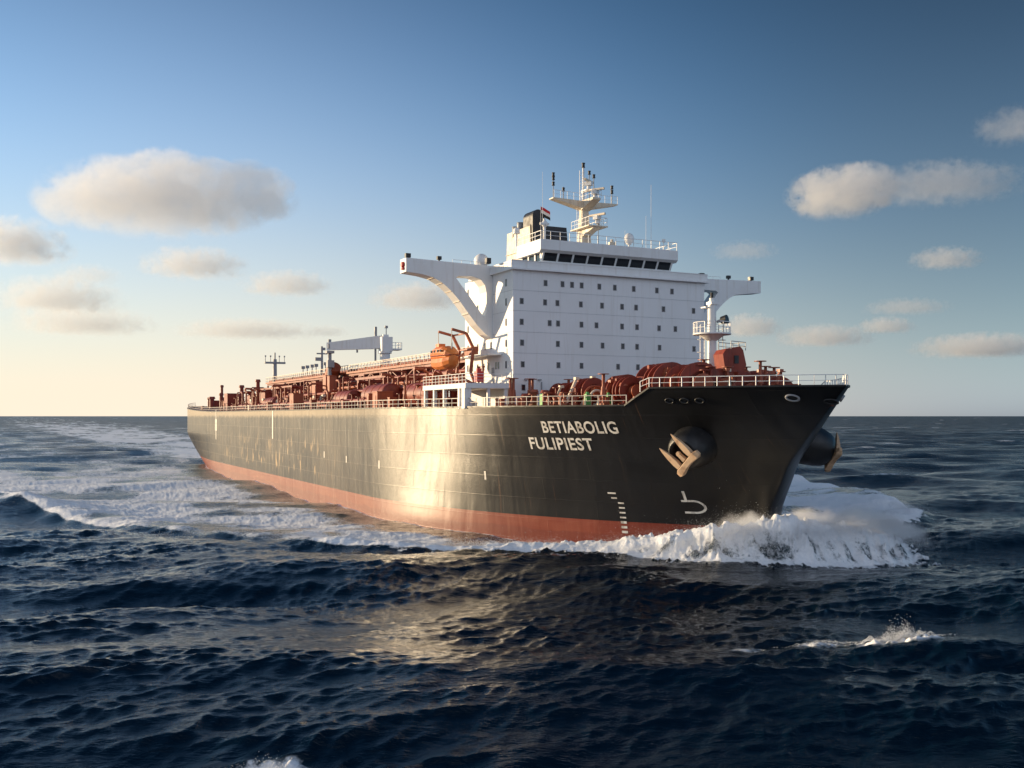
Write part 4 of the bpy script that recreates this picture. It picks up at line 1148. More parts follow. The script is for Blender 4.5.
# ------------------------------------------------------------------ the sea: one sheet out to the horizon
def wave_tile(L, N, lo, hi, rms, seed, ang, spread, slope=2.0):
    g = np.random.default_rng(seed)
    k1 = np.fft.fftfreq(N, L / N) * 2 * np.pi
    KX, KY = np.meshgrid(k1, k1, indexing='ij')
    K = np.sqrt(KX ** 2 + KY ** 2); K[0, 0] = 1e-9
    lam = 2 * np.pi / K
    win = np.clip((lam - lo * 0.8) / (lo * 0.4), 0, 1) * np.clip((hi * 1.2 - lam) / (hi * 0.4), 0, 1)
    d = np.cos(np.arctan2(KY, KX) - ang)
    D = (np.abs(d) ** spread) if spread else np.ones_like(d)
    H = (g.normal(size=(N, N)) + 1j * g.normal(size=(N, N))) * win * D * K ** (-slope)
    H[0, 0] = 0
    h = np.fft.ifft2(H).real
    f = rms / h.std()
    dx = np.fft.ifft2(-1j * KX / K * H).real * f
    dy = np.fft.ifft2(-1j * KY / K * H).real * f
    return (h * f).astype(np.float32), dx.astype(np.float32), dy.astype(np.float32), L, N

def sample(arr, L, N, X, Y):
    u = (X / L) % 1.0 * N; v = (Y / L) % 1.0 * N
    i = np.floor(u).astype(np.int32); j = np.floor(v).astype(np.int32)
    fu = (u - i).astype(np.float32); fv = (v - j).astype(np.float32)
    i %= N; j %= N
    i2 = (i + 1) % N; j2 = (j + 1) % N
    return (arr[i, j] * (1 - fu) * (1 - fv) + arr[i2, j] * fu * (1 - fv) + arr[i, j2] * (1 - fu) * fv + arr[i2, j2] * fu * fv)

WANG = math.atan2(-0.95, 0.32)
BANDS = [  # tile, shortest, longest, rms height
    (430.0, 256, 27, 62, 0.58, 21, 4.0), (170.0, 256, 11, 27, 0.26, 22, 2.6), (64.0, 256, 4.2, 11, 0.080, 23, 1.8),
    (25.0, 256, 1.6, 4.2, 0.052, 24, 1.3), (9.7, 256, 0.6, 1.6, 0.026, 25, 1.0)]
TILES = [(wave_tile(L, N, lo, hi, r, sd, WANG + 0.15 * (q - 2), sp), lo) for q, (L, N, lo, hi, r, sd, sp) in enumerate(BANDS)]
CHURN = wave_tile(19.0, 256, 0.30, 4.0, 1.0, 31, 0.0, 0, 1.45)
PATCH = wave_tile(150.0, 256, 4.0, 60.0, 1.0, 32, 0.0, 0, 1.3)

# outer edge of the bow wave in ship coordinates: (x, half width)
EDGE = [(253.6, 0.0), (252.9, 5.0), (250.2, 11.2), (245.0, 15.0), (238.5, 18.5), (233.8, 23.6), (229.0, 31.0), (221.0, 39.5), (206.0, 47.0), (192.0, 55.0), (176.0, 61.8), (157.5, 67.5), (120.0, 80.0), (60.0, 98.0)]
EX = np.array([p[0] for p in EDGE][::-1]); EY = np.array([p[1] for p in EDGE][::-1])
AX = [-60, 60, 120, 157, 192, 206, 221, 229, 234, 239, 245, 250, 253, 256]
AH = [0.0, 0.1, 0.35, 0.8, 1.15, 1.2, 1.15, 0.95, 0.95, 1.15, 1.95, 3.4, 3.5, 2.0]

def edge_dist(xs, ay):
    """distance to the bow wave's outer edge (negative inside) and the x of the nearest edge point"""
    best = np.full(xs.shape, 1e9, np.float32); bx = np.zeros(xs.shape, np.float32)
    for (x0, y0), (x1, y1) in zip(EDGE[:-1], EDGE[1:]):
        dx, dy = x1 - x0, y1 - y0
        t = np.clip(((xs - x0) * dx + (ay - y0) * dy) / (dx * dx + dy * dy), 0, 1)
        px, py = x0 + t * dx, y0 + t * dy
        d = np.hypot(xs - px, ay - py)
        m = d < best
        best = np.where(m, d, best); bx = np.where(m, px, bx)
    inside = (xs < 253.6) & (ay < np.interp(xs, EX, EY))
    return np.where(inside, -best, best), bx

def half_wl(xs):
    u = np.clip((xs - 188) / 54.2, 0, 1)
    f = HB * np.clip(1 - u ** 1.85, 0, 1) ** 0.74
    a = np.clip((78 - xs) / 78, 0, 1)
    w = np.where(xs > 180, f, HB * (1 - 0.46 * a ** 2))
    return np.where((xs > 242.2) | (xs < -1), 0, w)

# swell crests that stand out of the chop: centre, half length, direction, height, front and back width
SWELLS = [((24.0, 57.0), 12.0, R(-8), 1.75, 2.6, 8.0), ((-24.0, 82.0), 13.0, R(4), 1.25, 2.6, 8.0), ((9.0, 80.0), 12.0, R(14), 0.8, 4.0, 9.0), ((-12.0, 44.0), 8.0, R(-3), 0.5, 1.6, 4.0), ((-30.0, 57.0), 9.0, R(6), 0.6, 1.8, 5.0), ((2.0, 52.0), 9.0, R(-8), 0.6, 2.2, 6.0)]
CAPS = [(22.2, 57.6, 1.7, 0.95), (18.0, 58.6, 1.6, 0.28), (-10.0, 40.6, 1.4, 0.45), (14.0, 58.6, 1.3, 0.2), (-74.0, 152.0, 5.0, 0.55), (60.0, 165.0, 3.0, 0.5), (52.0, 178.0, 4.0, 0.5), (72.0, 135.0, 2.2, 0.45), (96.0, 240.0, 4.0, 0.5), (164.0, 520.0, 9.0, 0.6), (84.0, 226.0, 3.5, 0.6), (190.0, 430.0, 6.0, 0.45), (118.0, 300.0, 4.0, 0.5), (62.0, 205.0, 3.0, 0.45), (260.0, 560.0, 8.0, 0.4), (-150.0, 330.0, 8.0, 0.5), (-120.0, 300.0, 7.0, 0.5), (-64.0, 170.0, 4.0, 0.5), (-88.0, 205.0, 5.0, 0.5)]

def sea_eval(X, Y, cell, displace=True):
    """height, sideways shift and foam of the sea at points X, Y; cell = local mesh size"""
    h = np.zeros(X.shape, np.float32); sx = np.zeros_like(h); sy = np.zeros_like(h)
    xs = X * FWD.x + Y * FWD.y + 323.0
    ys = X * PORT.x + Y * PORT.y - 68.8
    ay = np.abs(ys)
    aw = np.where(ys > 0, ay / 1.2, ay)          # the far side of the bow wave spreads a little wider
    d, bx = edge_dist(xs.astype(np.float32), aw.astype(np.float32))
    inside = np.clip(-d / 4.0, 0, 1)
    hb = half_wl(xs)
    outhull = ay - hb
    wake = np.clip((30 - xs) / 60, 0, 1) * np.exp(-(ay / (24 + 0.05 * np.clip(-xs, 0, 4000))) ** 4)
    calm = 1 - 0.45 * inside * np.clip((xs - 20) / 40, 0, 1) - 0.55 * wake
    crest = np.zeros_like(h)
    gust = np.clip(0.95 + 0.38 * sample(PATCH[0], PATCH[3] * 0.8, PATCH[4], X * 0.9 + 31.0, Y * 1.6), 0.5, 1.45)      # wind comes in patches
    for q, (T, lo) in enumerate(TILES):
        w = np.clip((lo * 1.7 / cell - 1.0) / 1.4, 0, 1).astype(np.float32)
        hh = sample(T[0], T[3], T[4], X, Y)
        if q > 2: w = w * gust
        h += w * hh * calm
        if q < 3: crest += hh
        sx -= w * 0.85 * calm * sample(T[1], T[3], T[4], X, Y)
        sy -= w * 0.85 * calm * sample(T[2], T[3], T[4], X, Y)
    for (cx, cy_), hl, ang, A, wf, wb in SWELLS:
        u = (X - cx) * math.cos(ang) + (Y - cy_) * math.sin(ang)
        v = -(X - cx) * math.sin(ang) + (Y - cy_) * math.cos(ang)
        v = v + 0.035 * u * u / hl * 3 * 0.5
        h += (A * np.exp(-(u / hl) ** 2) * np.where(v < 0, np.exp(-(v / wf) ** 2), np.exp(-(v / wb) ** 2))).astype(np.float32)
    # bow wave ridge
    A = np.interp(bx, AX, AH).astype(np.float32)
    pn = sample(PATCH[0], PATCH[3], PATCH[4], X, Y)
    ch = sample(CHURN[0], CHURN[3], CHURN[4], X, Y)
    bow = np.clip((bx - 228) / 12, 0, 1)
    lump = 1 + np.clip(pn * 0.16, -0.4, 0.4)
    dd = d + 0.35 * ch * bow
    front = np.where(bow > 0.5, 2.0, 1.9); back = 4.6 + 1.0 * (1 - bow)
    ridge_c = dd + 2.4 * bow + 0.8                      # the top stands a little inside the edge
    rid = A * np.where(ridge_c > 0, np.exp(-(ridge_c / front) ** 2), np.exp(-(ridge_c / back) ** 2)) * lump
    rid *= (xs < 262)
    pile = 1.5 * np.exp(-((xs - 246) / 4.5) ** 2) * np.exp(-(np.clip(outhull, 0, 50) / 5.0) ** 2) * (ay < 40)
    h += rid.astype(np.float32) + pile.astype(np.float32)
    # foam
    cw = 3.2 + 7.5 * np.clip((bx - 205) / 30, 0, 1) + 2.0 * np.clip((206 - bx) / 60, 0, 1)
    brk = np.clip(0.95 + 0.35 * pn, 0.45, 1.1) * np.clip((bx - 40) / 80, 0, 1)
    brk = np.maximum(brk, np.clip((bx - 214) / 8, 0, 1))
    F = brk * np.where(d < 0, np.exp(-(d / cw) ** 4), np.exp(-(d / 0.5) ** 2)) * (xs < 257)
    lane = np.clip((outhull - 2.0) / 7.0, 0.0, 1) 
    lane = np.maximum(lane, np.clip((xs - 214) / 10, 0, 1))
    body = np.clip(-d / 3, 0, 1) * (outhull > -0.5) * lane * (0.74 + 0.30 * pn) * np.clip((xs + 40) / 120, 0.45, 1)
    F = np.maximum(F, body)
    F = np.maximum(F, np.where((xs > 0) & (xs < 244), 0.75 * np.exp(-(np.clip(outhull, 0, 99) / 0.7) ** 2), 0))
    solid = np.clip((xs - 222) / 10, 0, 1) * np.clip((0.9 + 0.8 * ch - d) / 1.2, 0, 1) * (outhull > -0.6)
    # on the falling outer face of the bow wave the water is drawn into streaks
    strk = sample(CHURN[0], CHURN[3], CHURN[4], bx * 1.9 + ay * 1.3, bx * 0.0 + 3.0 + d * 0.12)
    face = np.exp(-((d + 1.1) / 1.15) ** 2) * np.clip((bx - 236) / 8, 0, 1)
    F = np.maximum(F, solid)
    F = F * (1 - face * np.clip(0.30 - 0.22 * strk, 0, 0.6))
    F = np.maximum(F, wake * (0.78 + 0.24 * pn) * np.clip(1.1 + xs / 3600, 0.4, 1))
    for cx, cy_, rr, amt in CAPS:
        F = np.maximum(F, (amt + 0.35) * np.exp(-(((X - cx) / (rr * 1.5)) ** 2 + ((Y - cy_) / (rr * 0.55)) ** 2)))
    F = np.maximum(F, np.clip((crest - 1.02) * 1.4, 0, 0.7) * np.clip(d / 5, 0, 1) * np.clip((Y - 90) / 60, 0, 1))
    Fm = np.clip(F, 0, 1)
    fade = np.clip(1.6 / cell, 0, 1)
    h += (ch * (0.028 + 0.037 * bow) * np.clip((Fm - 0.35) / 0.5, 0, 1) * fade * (1 + 1.3 * bow)).astype(np.float32)
    return h, sx, sy, np.clip(F, 0, 1.2).astype(np.float32)

def build_sea():
    # rows: even steps of depression angle near, growing steps far out; columns: fine over the view, coarse round the rest
    rows = [2.0, 5.0, 9.0, 14.0, 19.0, 24.0, 29.0]
    y_ = 440.0
    while y_ > 3.2:
        rows.append(14000.0 / y_)
        y_ -= 0.55 if y_ > 30 else 0.40
    rr = rows[-1]
    while rr < 60000:
        rr *= 1.09; rows.append(rr)
    rows = np.array(rows)
    tn = np.linspace(-0.60, 0.60, 1361)
    ang = np.arctan(tn)
    rest = np.linspace(ang[-1], 2 * math.pi + ang[0], 90)[1:-1]
    ang = np.concatenate([ang, rest])
    nr, na = len(rows), len(ang)
    # distance measured so that the fine fan has straight rows
    ca = np.cos(ang); k = np.where(np.abs(((ang + math.pi) % (2 * math.pi)) - math.pi) <= math.atan(0.601), 1 / ca, 1 / math.cos(math.atan(0.6)))
    RR = rows[:, None] * k[None, :]
    X = RR * np.sin(ang)[None, :]; Y = RR * np.cos(ang)[None, :]
    cell = np.gradient(rows)[:, None] * np.ones((1, na))
    coarse = np.ones(na); coarse[1361:] = 0
    cell = np.where(coarse[None, :] > 0, cell, np.maximum(cell, RR * 0.06))
    cell = np.maximum(cell, RR * 0.0012)
    X = X.ravel(); Y = Y.ravel(); cell = cell.ravel()
    h, sx, sy, F = sea_eval(X, Y, cell)
    co = np.empty((nr * na, 3), np.float32)
    co[:, 0] = X + sx; co[:, 1] = Y + sy
    co[:, 2] = h - (X ** 2 + Y ** 2) / (2 * 6371000.0) * 0.0
    i = np.arange(nr - 1)[:, None]; j = np.arange(na)[None, :]
    j2 = (j + 1) % na
    q = np.stack([(i * na + j), (i * na + j2), ((i + 1) * na + j2), ((i + 1) * na + j)], axis=-1).reshape(-1, 4)
    q = q[:, ::-1]
    me = bpy.data.meshes.new("sea")
    nf = len(q)
    me.vertices.add(len(co)); me.vertices.foreach_set("co", co.ravel())
    me.loops.add(nf * 4); me.loops.foreach_set("vertex_index", q.astype(np.int32).ravel())
    me.polygons.add(nf); me.polygons.foreach_set("loop_start", np.arange(0, nf * 4, 4, dtype=np.int32))
    me.polygons.foreach_set("use_smooth", np.ones(nf, dtype=bool))
    me.update(calc_edges=True)
    at = me.attributes.new("foam", 'FLOAT', 'POINT')
    at.data.foreach_set("value", F)
    # slope of the waves the mesh is too coarse to carry
    rp = me.attributes.new("ripple", 'FLOAT', 'POINT')
    rp.data.foreach_set("value", np.interp(np.log10(cell), [-1.0, -0.3, 0.3, 1.0, 2.0], [0.09, 0.15, 0.34, 0.45, 0.45]).astype(np.float32))
    # and their spread of slopes as roughness
    rg = me.attributes.new("chop", 'FLOAT', 'POINT')
    rg.data.foreach_set("value", np.interp(np.log10(cell), [-1.0, -0.3, 0.3, 1.0, 2.0], [0.06, 0.10, 0.20, 0.36, 0.44]).astype(np.float32))
    o = link(bpy.data.objects.new("sea", me))
    tag(o, kind="structure")
    return o

def sea_mat():
    m, t, p = new_mat("sea_water")
    pos = t.new("ShaderNodeNewGeometry").outputs["Position"]
    fa = t.new("ShaderNodeAttribute", attribute_name="foam").outputs["Fac"]
    # lace: fine cells torn by larger noise
    warp = t.new("ShaderNodeTexNoise"); t.l.new(t.mapping(pos, sc=(0.5, 0.5, 0.5)), warp.inputs["Vector"]); warp.inputs["Detail"].default_value = 3
    wp = t.new("ShaderNodeVectorMath", operation='MULTIPLY_ADD')
    t.l.new(warp.outputs["Color"], wp.inputs[0]); wp.inputs[1].default_value = (1.6, 1.6, 1.6); t.l.new(pos, wp.inputs[2])
    pw = wp.outputs[0]
    vo = t.new("ShaderNodeTexVoronoi", feature='DISTANCE_TO_EDGE'); t.l.new(pw, vo.inputs["Vector"]); vo.inputs["Scale"].default_value = 0.9
    lace = t.ramp(vo.outputs["Distance"], 0.0, 0.35, 1.0, 0.0)
    al = t.new("ShaderNodeMapping", vector_type='TEXTURE'); t.l.new(pw, al.inputs["Vector"])      # drawn out along the ship's track
    al.inputs["Rotation"].default_value = (0, 0, math.atan2(FWD.y, FWD.x)); al.inputs["Scale"].default_value = (4.2, 1.15, 1.0)
    n1 = t.noise(al.outputs[0], 1.0, 7, 0.66)
    n2 = t.noise(pos, 3.5, 5, 0.7)
    tex = t.math('ADD', t.math('ADD', t.math('MULTIPLY', n1, 0.95), t.math('MULTIPLY', n2, 0.28)), t.math('MULTIPLY', lace, 0.16))
    v = t.math('ADD', t.math('MULTIPLY', fa, 1.0), t.math('MULTIPLY_ADD', tex, 0.95, -0.66))
    foam = t.ramp(v, 0.38, 0.80)
    foam = t.math('MULTIPLY', foam, t.ramp(fa, 0.03, 0.2))
    aer = t.math('MULTIPLY', t.ramp(fa, 0.15, 0.9), 0.5)
    water = t.mix(aer, (0.0012, 0.0085, 0.0175), (0.05, 0.10, 0.115))
    white = t.mix(t.ramp(n2, 0.3, 0.7), (0.78, 0.80, 0.82), (0.92, 0.92, 0.92))
    t.l.new(t.mix(foam, water, white), p.inputs["Base Color"])
    lod = t.new("ShaderNodeAttribute", attribute_name="chop").outputs["Fac"]
    gust = t.noise(t.mapping(pos, rot=(0, 0, R(-15)), sc=(0.035, 0.075, 1)), 1.0, 6, 0.7)
    lod = t.math('MULTIPLY', lod, t.ramp(gust, 0.36, 0.64, 0.62, 1.3))
    t.l.new(t.math('MAXIMUM', t.math('MULTIPLY', foam, 0.62), lod), p.inputs["Roughness"])
    p.inputs["IOR"].default_value = 1.333
    # ripples too small for the mesh
    r1 = t.noise(t.mapping(pos, rot=(0, 0, R(-18)), sc=(0.45, 0.95, 1)), 1.0, 6, 0.62, 0.4)
    r2 = t.noise(t.mapping(pos, rot=(0, 0, R(-12)), sc=(2.4, 5.2, 1)), 1.0, 4, 0.6, 0.3)
    nb = t.bump(r1, 1.0, 0.16)
    nb = t.bump(r2, 0.8, 0.05, nb)
    fb = t.bump(t.math('MULTIPLY', t.math('ADD', n2, v), foam), 0.4, 0.08, nb)
    # capillary facets: slopes that stay the same however far the water is
    fc = t.new("ShaderNodeTexNoise"); t.l.new(t.mapping(pos, rot=(0, 0, R(-15)), sc=(2.6, 4.6, 1)), fc.inputs["Vector"]); fc.inputs["Scale"].default_value = 1.0; fc.inputs["Detail"].default_value = 5; fc.inputs["Roughness"].default_value = 0.65
    sl = t.new("ShaderNodeVectorMath", operation='SUBTRACT'); t.l.new(fc.outputs["Color"], sl.inputs[0]); sl.inputs[1].default_value = (0.5, 0.5, 0.5)
    s2 = t.new("ShaderNodeVectorMath", operation='MULTIPLY'); t.l.new(sl.outputs[0], s2.inputs[0]); s2.inputs[1].default_value = (0.55, 1.0, 0.0)
    s3 = t.new("ShaderNodeVectorMath", operation='SCALE'); t.l.new(s2.outputs[0], s3.inputs[0]); t.l.new(t.new("ShaderNodeAttribute", attribute_name="ripple").outputs["Fac"], s3.inputs["Scale"])
    ad = t.new("ShaderNodeVectorMath", operation='ADD'); t.l.new(s3.outputs[0], ad.inputs[0]); t.l.new(fb, ad.inputs[1])
    nm = t.new("ShaderNodeVectorMath", operation='NORMALIZE'); t.l.new(ad.outputs[0], nm.inputs[0])
    t.l.new(nm.outputs[0], p.inputs["Normal"])
    return m
sea = build_sea()
sea.data.materials.append(sea_mat())

# spray: torn water thrown off the bow wave and the breaking crests, thousands of drops in one mesh
def spray_mat():
    m, t, p = new_mat("white_spray")
    pos = t.new("ShaderNodeNewGeometry").outputs["Position"]
    t.l.new(t.mix(t.noise(pos, 2.0, 3), (0.74, 0.77, 0.80), (0.9, 0.9, 0.9)), p.inputs["Base Color"])
    p.inputs["Roughness"].default_value = 0.5
    p.inputs["Subsurface Weight"].default_value = 0.0
    return m
SPRAY = spray_mat()
TET = np.array([(1, 1, 1), (1, -1, -1), (-1, 1, -1), (-1, -1, 1)], np.float32) / 1.732
def drops(name, P, S, seed=0):
    g = np.random.default_rng(seed)
    n = len(P)
    q = g.normal(size=(n, 4)); q /= np.linalg.norm(q, axis=1, keepdims=True)
    w, x, y, z = q.T
    Rm = np.stack([1 - 2 * (y * y + z * z), 2 * (x * y - z * w), 2 * (x * z + y * w), 2 * (x * y + z * w), 1 - 2 * (x * x + z * z), 2 * (y * z - x * w), 2 * (x * z - y * w), 2 * (y * z + x * w), 1 - 2 * (x * x + y * y)], -1).reshape(n, 3, 3)
    V = np.einsum('nij,kj->nki', Rm, TET) * S[:, None, None] + P[:, None, :]
    F = (np.arange(n)[:, None, None] * 4 + np.array([(0, 1, 2), (0, 3, 1), (0, 2, 3), (1, 3, 2)])[None]).reshape(-1, 3)
    me = bpy.data.meshes.new(name)
    me.vertices.add(n * 4); me.vertices.foreach_set("co", V.astype(np.float32).ravel())
    me.loops.add(len(F) * 3); me.loops.foreach_set("vertex_index", F.astype(np.int32).ravel())
    me.polygons.add(len(F)); me.polygons.foreach_set("loop_start", np.arange(0, len(F) * 3, 3, dtype=np.int32))
    me.update(calc_edges=True)
    me.materials.append(SPRAY)
    o = link(bpy.data.objects.new(name, me))
    tag(o, kind="stuff")
    return o
def to_world(xs, ys):
    return ORG.x + FWD.x * xs + PORT.x * ys, ORG.y + FWD.y * xs + PORT.y * ys
def bow_spray():
    g = np.random.default_rng(77)
    P, S = [], []
    ev = np.array(EDGE[:9])
    seg = np.hypot(*np.diff(ev, axis=0).T); cum = np.concatenate([[0], np.cumsum(seg)])
    n = 190000
    for side in (-1, 1):
        u = g.beta(1.0, 2.1, n) * cum[-1]
        ex = np.interp(u, cum, ev[:, 0]); ey = np.interp(u, cum, ev[:, 1])
        # clumps along the crest, thrown up and outward, falling on the outer face
        cl = np.floor(u / 0.7) * 1.37
        amp = 0.55 + 0.45 * np.sin(cl * 2.3) * np.sin(cl * 5.1 + side)
        t = g.beta(1.1, 1.7, n)
        inn = 3.2 - 4.6 * t + g.normal(0, 0.35, n)                # metres inside the edge, negative = outside
        A = np.interp(ex, AX, AH)
        arc = A * (1.03 - 0.98 * t ** 2.2) + g.exponential(0.20 + 0.30 * amp * (ex > 238) * (1 - 0.6 * t), n) - 0.25
        cx, cyy = ex - 242.0, ey - 0.0
        L = np.hypot(cx, cyy) + 1e-6
        nx, ny = np.where(ex > 236, cx / L, 0.55), np.where(ex > 236, cyy / L, 0.83)
        xs = ex - nx * inn + g.normal(0, 0.4, n); ys = side * (ey - ny * inn + g.normal(0, 0.4, n)) * (1.2 if side > 0 else 1.0)
        X, Y = to_world(xs, ys)
        keep = (arc > 0.1) & (np.abs(ys) > half_wl(xs) + 0.1)
        P.append(np.stack([X, Y, arc], -1)[keep]); S.append((g.lognormal(-4.35, 0.45, n) * (1.0 - 0.25 * t))[keep])
    # higher drops right at the stem
    n = 9000
    a = g.uniform(-2.2, 2.2, n); r = g.uniform(1.5, 8.5, n)
    xs = 245 + r * np.cos(a); ys = r * np.sin(a) * 1.2
    z = 3.4 + g.exponential(0.45, n) - 0.1 * r
    X, Y = to_world(xs, ys)
    keep = np.abs(ys) > half_wl(xs) + 0.25
    P.append(np.stack([X, Y, z], -1)[keep]); S.append(g.lognormal(-4.5, 0.4, n)[keep])
    drops("bow_wave_spray", np.concatenate(P), np.clip(np.concatenate(S), 0.005, 0.045), 1)
bow_spray()
def crest_spray():
    g = np.random.default_rng(78)
    P, S = [], []
    for (cx, cy_, rx_, n, hz) in ((22.2, 57.6, 1.0, 9000, 0.6), (18.5, 58.5, 1.2, 900, 0.10), (-10.0, 40.6, 0.9, 2600, 0.34), (-55.0, 131.0, 9.0, 1500, 0.35), (-70.0, 148.0, 6.0, 900, 0.35), (-38.0, 117.0, 7.0, 1500, 0.3)):
        x = cx + g.normal(0, rx_, n); y = cy_ + g.normal(0, rx_ * 0.22, n)
        h, _, _, _ = sea_eval(x, y, np.full(n, 0.3))
        z = h + g.exponential(hz * 0.5, n) * np.exp(-((x - cx) / rx_) ** 2) * (0.4 + 0.6 * np.abs(np.sin(x * 3.1)))
        P.append(np.stack([x, y, z], -1)); S.append(g.lognormal(-4.4, 0.5, n))
    drops("crest_spray", np.concatenate(P), np.clip(np.concatenate(S), 0.006, 0.035), 2)
crest_spray()

# ------------------------------------------------------------------ clouds: real volumes far out over the sea
def cloud_mat(name, a, b, c, dens, seed, soft, nscale, lobes):
    m = bpy.data.materials.new(name); m.use_nodes = True
    t = NT(m); t.n.clear()
    out = t.new("ShaderNodeOutputMaterial")
    vol = t.new("ShaderNodeVolumePrincipled")
    t.l.new(vol.outputs[0], out.inputs["Volume"])
    pos = t.new("ShaderNodeTexCoord").outputs["Object"]
    sh = None
    for (lx, ly, lz, ra, rb, rc) in lobes:
        q = t.mapping(pos, loc=(-lx / (ra) , -ly / rb, -lz / rc), sc=(1 / ra, 1 / rb, 1 / rc))
        ln = t.new("ShaderNodeVectorMath", operation='LENGTH'); t.l.new(q, ln.inputs[0])
        s = t.math('SUBTRACT', 1.0, ln.outputs["Value"])
        sh = s if sh is None else t.math('SMOOTH_MAX', sh, s, 0.12)
    big = t.noise(t.mapping(pos, loc=(seed * 911.0, seed * 377.0, 0), sc=(nscale,) * 3), 1.0, 7, 0.62)
    v = t.math('ADD', sh, t.math('MULTIPLY_ADD', big, 2.9, -1.5))
    z = t.sep(pos)[2]
    base = t.ramp(t.math('ADD', z, t.math('MULTIPLY_ADD', big, 0.5 * c, -0.25 * c)), -0.62 * c, -0.25 * c)
    d = t.math('MULTIPLY', t.math('MULTIPLY', t.math('MULTIPLY', t.ramp(v, 0.0, soft), t.ramp(sh, -0.10, 0.12)), base), dens)
    t.l.new(d, vol.inputs["Density"])
    vol.inputs["Color"].default_value = (0.998, 0.998, 0.998, 1)
    vol.inputs["Anisotropy"].default_value = 0.3
    return m
def cloud(px, py, dist, w, h, label, dens=0.02, soft=0.4, seed=1.0, lobes=None, depth=0.8):
    """px, py: bearing in thousandths of the distance; w, h full size in metres"""
    loc = Vector((px * dist / 1000.0, dist, CAM_H + py * dist / 1000.0))
    a, b, c = w / 2, w / 2 * depth, h / 2
    mb = MB()
    mb.ball((0, 0, 0), 1.0, 20, 12, (a * 1.12, b * 1.12, c * 1.18))
    lobes = lobes or [(0, 0, 0, 1, 1, 1)]
    L = [(lx * a, ly * b, lz * c, ra * a, rb * b, rc * c) for lx, ly, lz, ra, rb, rc in lobes]
    m = cloud_mat("cloud_vapour", a, b, c, dens, seed, soft, 8.0 / h * 0.55, L)
    o = mb.build("cloud", m)
    o.location = loc
    tag(o, label, "cloud", "cumulus clouds in the sky")
    return o
cloud(-342, 216, 4200, 1100, 430, "largest fluffy cloud, high above the stern end of the ship", 0.00300, 0.10, 1.3, [(-0.1, 0, -0.05, 0.86, 1, 0.8), (0.0, 0, 0.42, 0.36, 0.6, 0.55), (-0.32, 0, 0.28, 0.34, 0.6, 0.5), (0.34, 0, 0.3, 0.26, .5, 0.5), (0.62, 0, 0.12, 0.36, 0.6, 0.6), (-0.66, 0, -0.12, 0.34, .6, 0.5)])
cloud(338, 221, 4200, 560, 300, "bright rounded white cloud over the bow, highest on that side", 0.00600, 0.14, 2.1, [(-0.15, 0, 0.0, 0.8, .9, .8), (0.15, 0, 0.2, 0.6, .8, .7)])
cloud(428, 230, 4250, 760, 190, "grey wispy cloud trailing behind the bright cloud over the bow", 0.00300, 0.63, 3.4)
cloud(-506, 170, 5200, 700, 330, "pale cloud cut off by the picture's edge below the largest cloud", 0.00480, 0.57, 4.2)
cloud(-318, 150, 5600, 640, 240, "oval cream cloud just under the largest cloud", 0.00420, 0.57, 5.1)
cloud(-425, 140, 5600, 430, 150, "thin pale tuft between the edge cloud and the oval cream cloud", 0.00240, 0.63, 6.1)
cloud(-455, 117, 6300, 900, 330, "broad flat cream cloud low over the wake", 0.00300, 0.63, 7.3)
cloud(-224, 130, 6400, 640, 220, "small flat cloud left of the bridge wing above the crane", 0.00360, 0.57, 8.8)
cloud(-92, 117, 6800, 760, 270, "pale cloud behind the lower arm of the bridge wing", 0.00360, 0.57, 9.9)
cloud(434, 156, 5800, 460, 170, "small puff to the right beneath the grey wispy cloud", 0.00420, 0.57, 11.2)
cloud(374, 89, 8200, 520, 190, "bright puff low over the open sea beyond the bow tip", 0.00420, 0.57, 12.9)
cloud(312, 78, 8600, 900, 260, "low hazy cloud over the bow railing", 0.00300, 0.57, 13.5)
cloud(238, 88, 8000, 560, 260, "leaning white cloud beside the foremast", 0.00420, 0.57, 14.4)
cloud(470, 68, 9000, 1300, 300, "long low grey cloud bank near the horizon past the bow", 0.00300, 0.57, 15.8)
cloud(505, 288, 3600, 330, 170, "wisp of cloud in the upper corner above the bow side", 0.00300, 0.63, 16.3)
cloud(232, 164, 5600, 420, 140, "faint cloud above the far bridge wing", 0.00180, 0.63, 17.7)
cloud(-265, 85, 8800, 1400, 240, "faint streak of cloud above the aft deck mast", 0.00180, 0.63, 18.6)
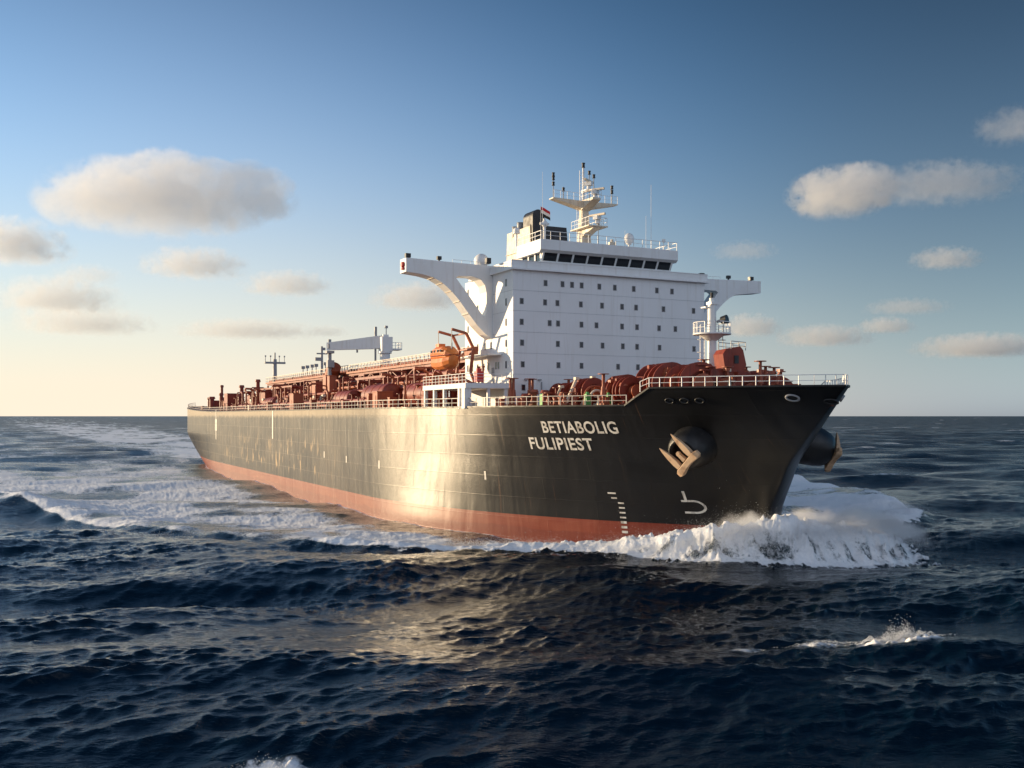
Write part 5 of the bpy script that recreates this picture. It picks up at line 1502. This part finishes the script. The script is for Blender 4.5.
cloud(-430, 92, 8200, 1300, 330, "hazy cream cloud lowest over the wake", 0.00180, 0.63, 19.4)
cloud(-185, 84, 8800, 420, 150, "small pale puff above the crane jib", 0.00240, 0.63, 20.6)
cloud(395, 108, 7600, 700, 170, "thin grey cloud between the small puff and the low puff", 0.00180, 0.63, 21.6)

# mist hanging over the breaking bow wave
def bow_mist():
    m = bpy.data.materials.new("mist"); m.use_nodes = True
    t = NT(m); t.n.clear()
    out = t.new("ShaderNodeOutputMaterial"); vol = t.new("ShaderNodeVolumePrincipled"); t.l.new(vol.outputs[0], out.inputs["Volume"])
    pos = t.new("ShaderNodeTexCoord").outputs["Object"]
    sh = None
    for (x, y, z, r, rz) in ((249.5, 0, 3.9, 3.6, 1.7), (247.8, -6.5, 3.6, 3.4, 1.7), (247.5, 7.5, 3.6, 3.6, 1.8), (243.5, 13.5, 2.9, 3.6, 1.5), (237.5, 18.5, 2.0, 3.4, 1.2), (247.0, 14.5, 1.8, 3.4, 1.3)):
        q = t.mapping(pos, loc=(-x / r, -y / r, -z / rz), sc=(1 / r, 1 / r, 1 / rz))
        ln = t.new("ShaderNodeVectorMath", operation='LENGTH'); t.l.new(q, ln.inputs[0])
        s = t.math('SUBTRACT', 1.0, ln.outputs["Value"])
        sh = s if sh is None else t.math('SMOOTH_MAX', sh, s, 0.2)
    n = t.noise(t.mapping(pos, sc=(0.9, 0.9, 0.6)), 1.0, 5, 0.62)
    v = t.math('ADD', sh, t.math('MULTIPLY_ADD', n, 1.8, -1.05))
    t.l.new(t.math('MULTIPLY', t.math('MULTIPLY', t.ramp(v, 0.0, 0.6), t.ramp(sh, 0.0, 0.25)), 0.40), vol.inputs["Density"])
    vol.inputs["Color"].default_value = (0.98, 0.98, 0.98, 1)
    vol.inputs["Anisotropy"].default_value = 0.2
    mb = MB(); mb.b2(232, 254.5, -22, 23, 0.2, 6.2)
    o = mb.build("bow_mist", m)
    o.matrix_world = SHIP_M
    tag(o, kind="stuff")
bow_mist()
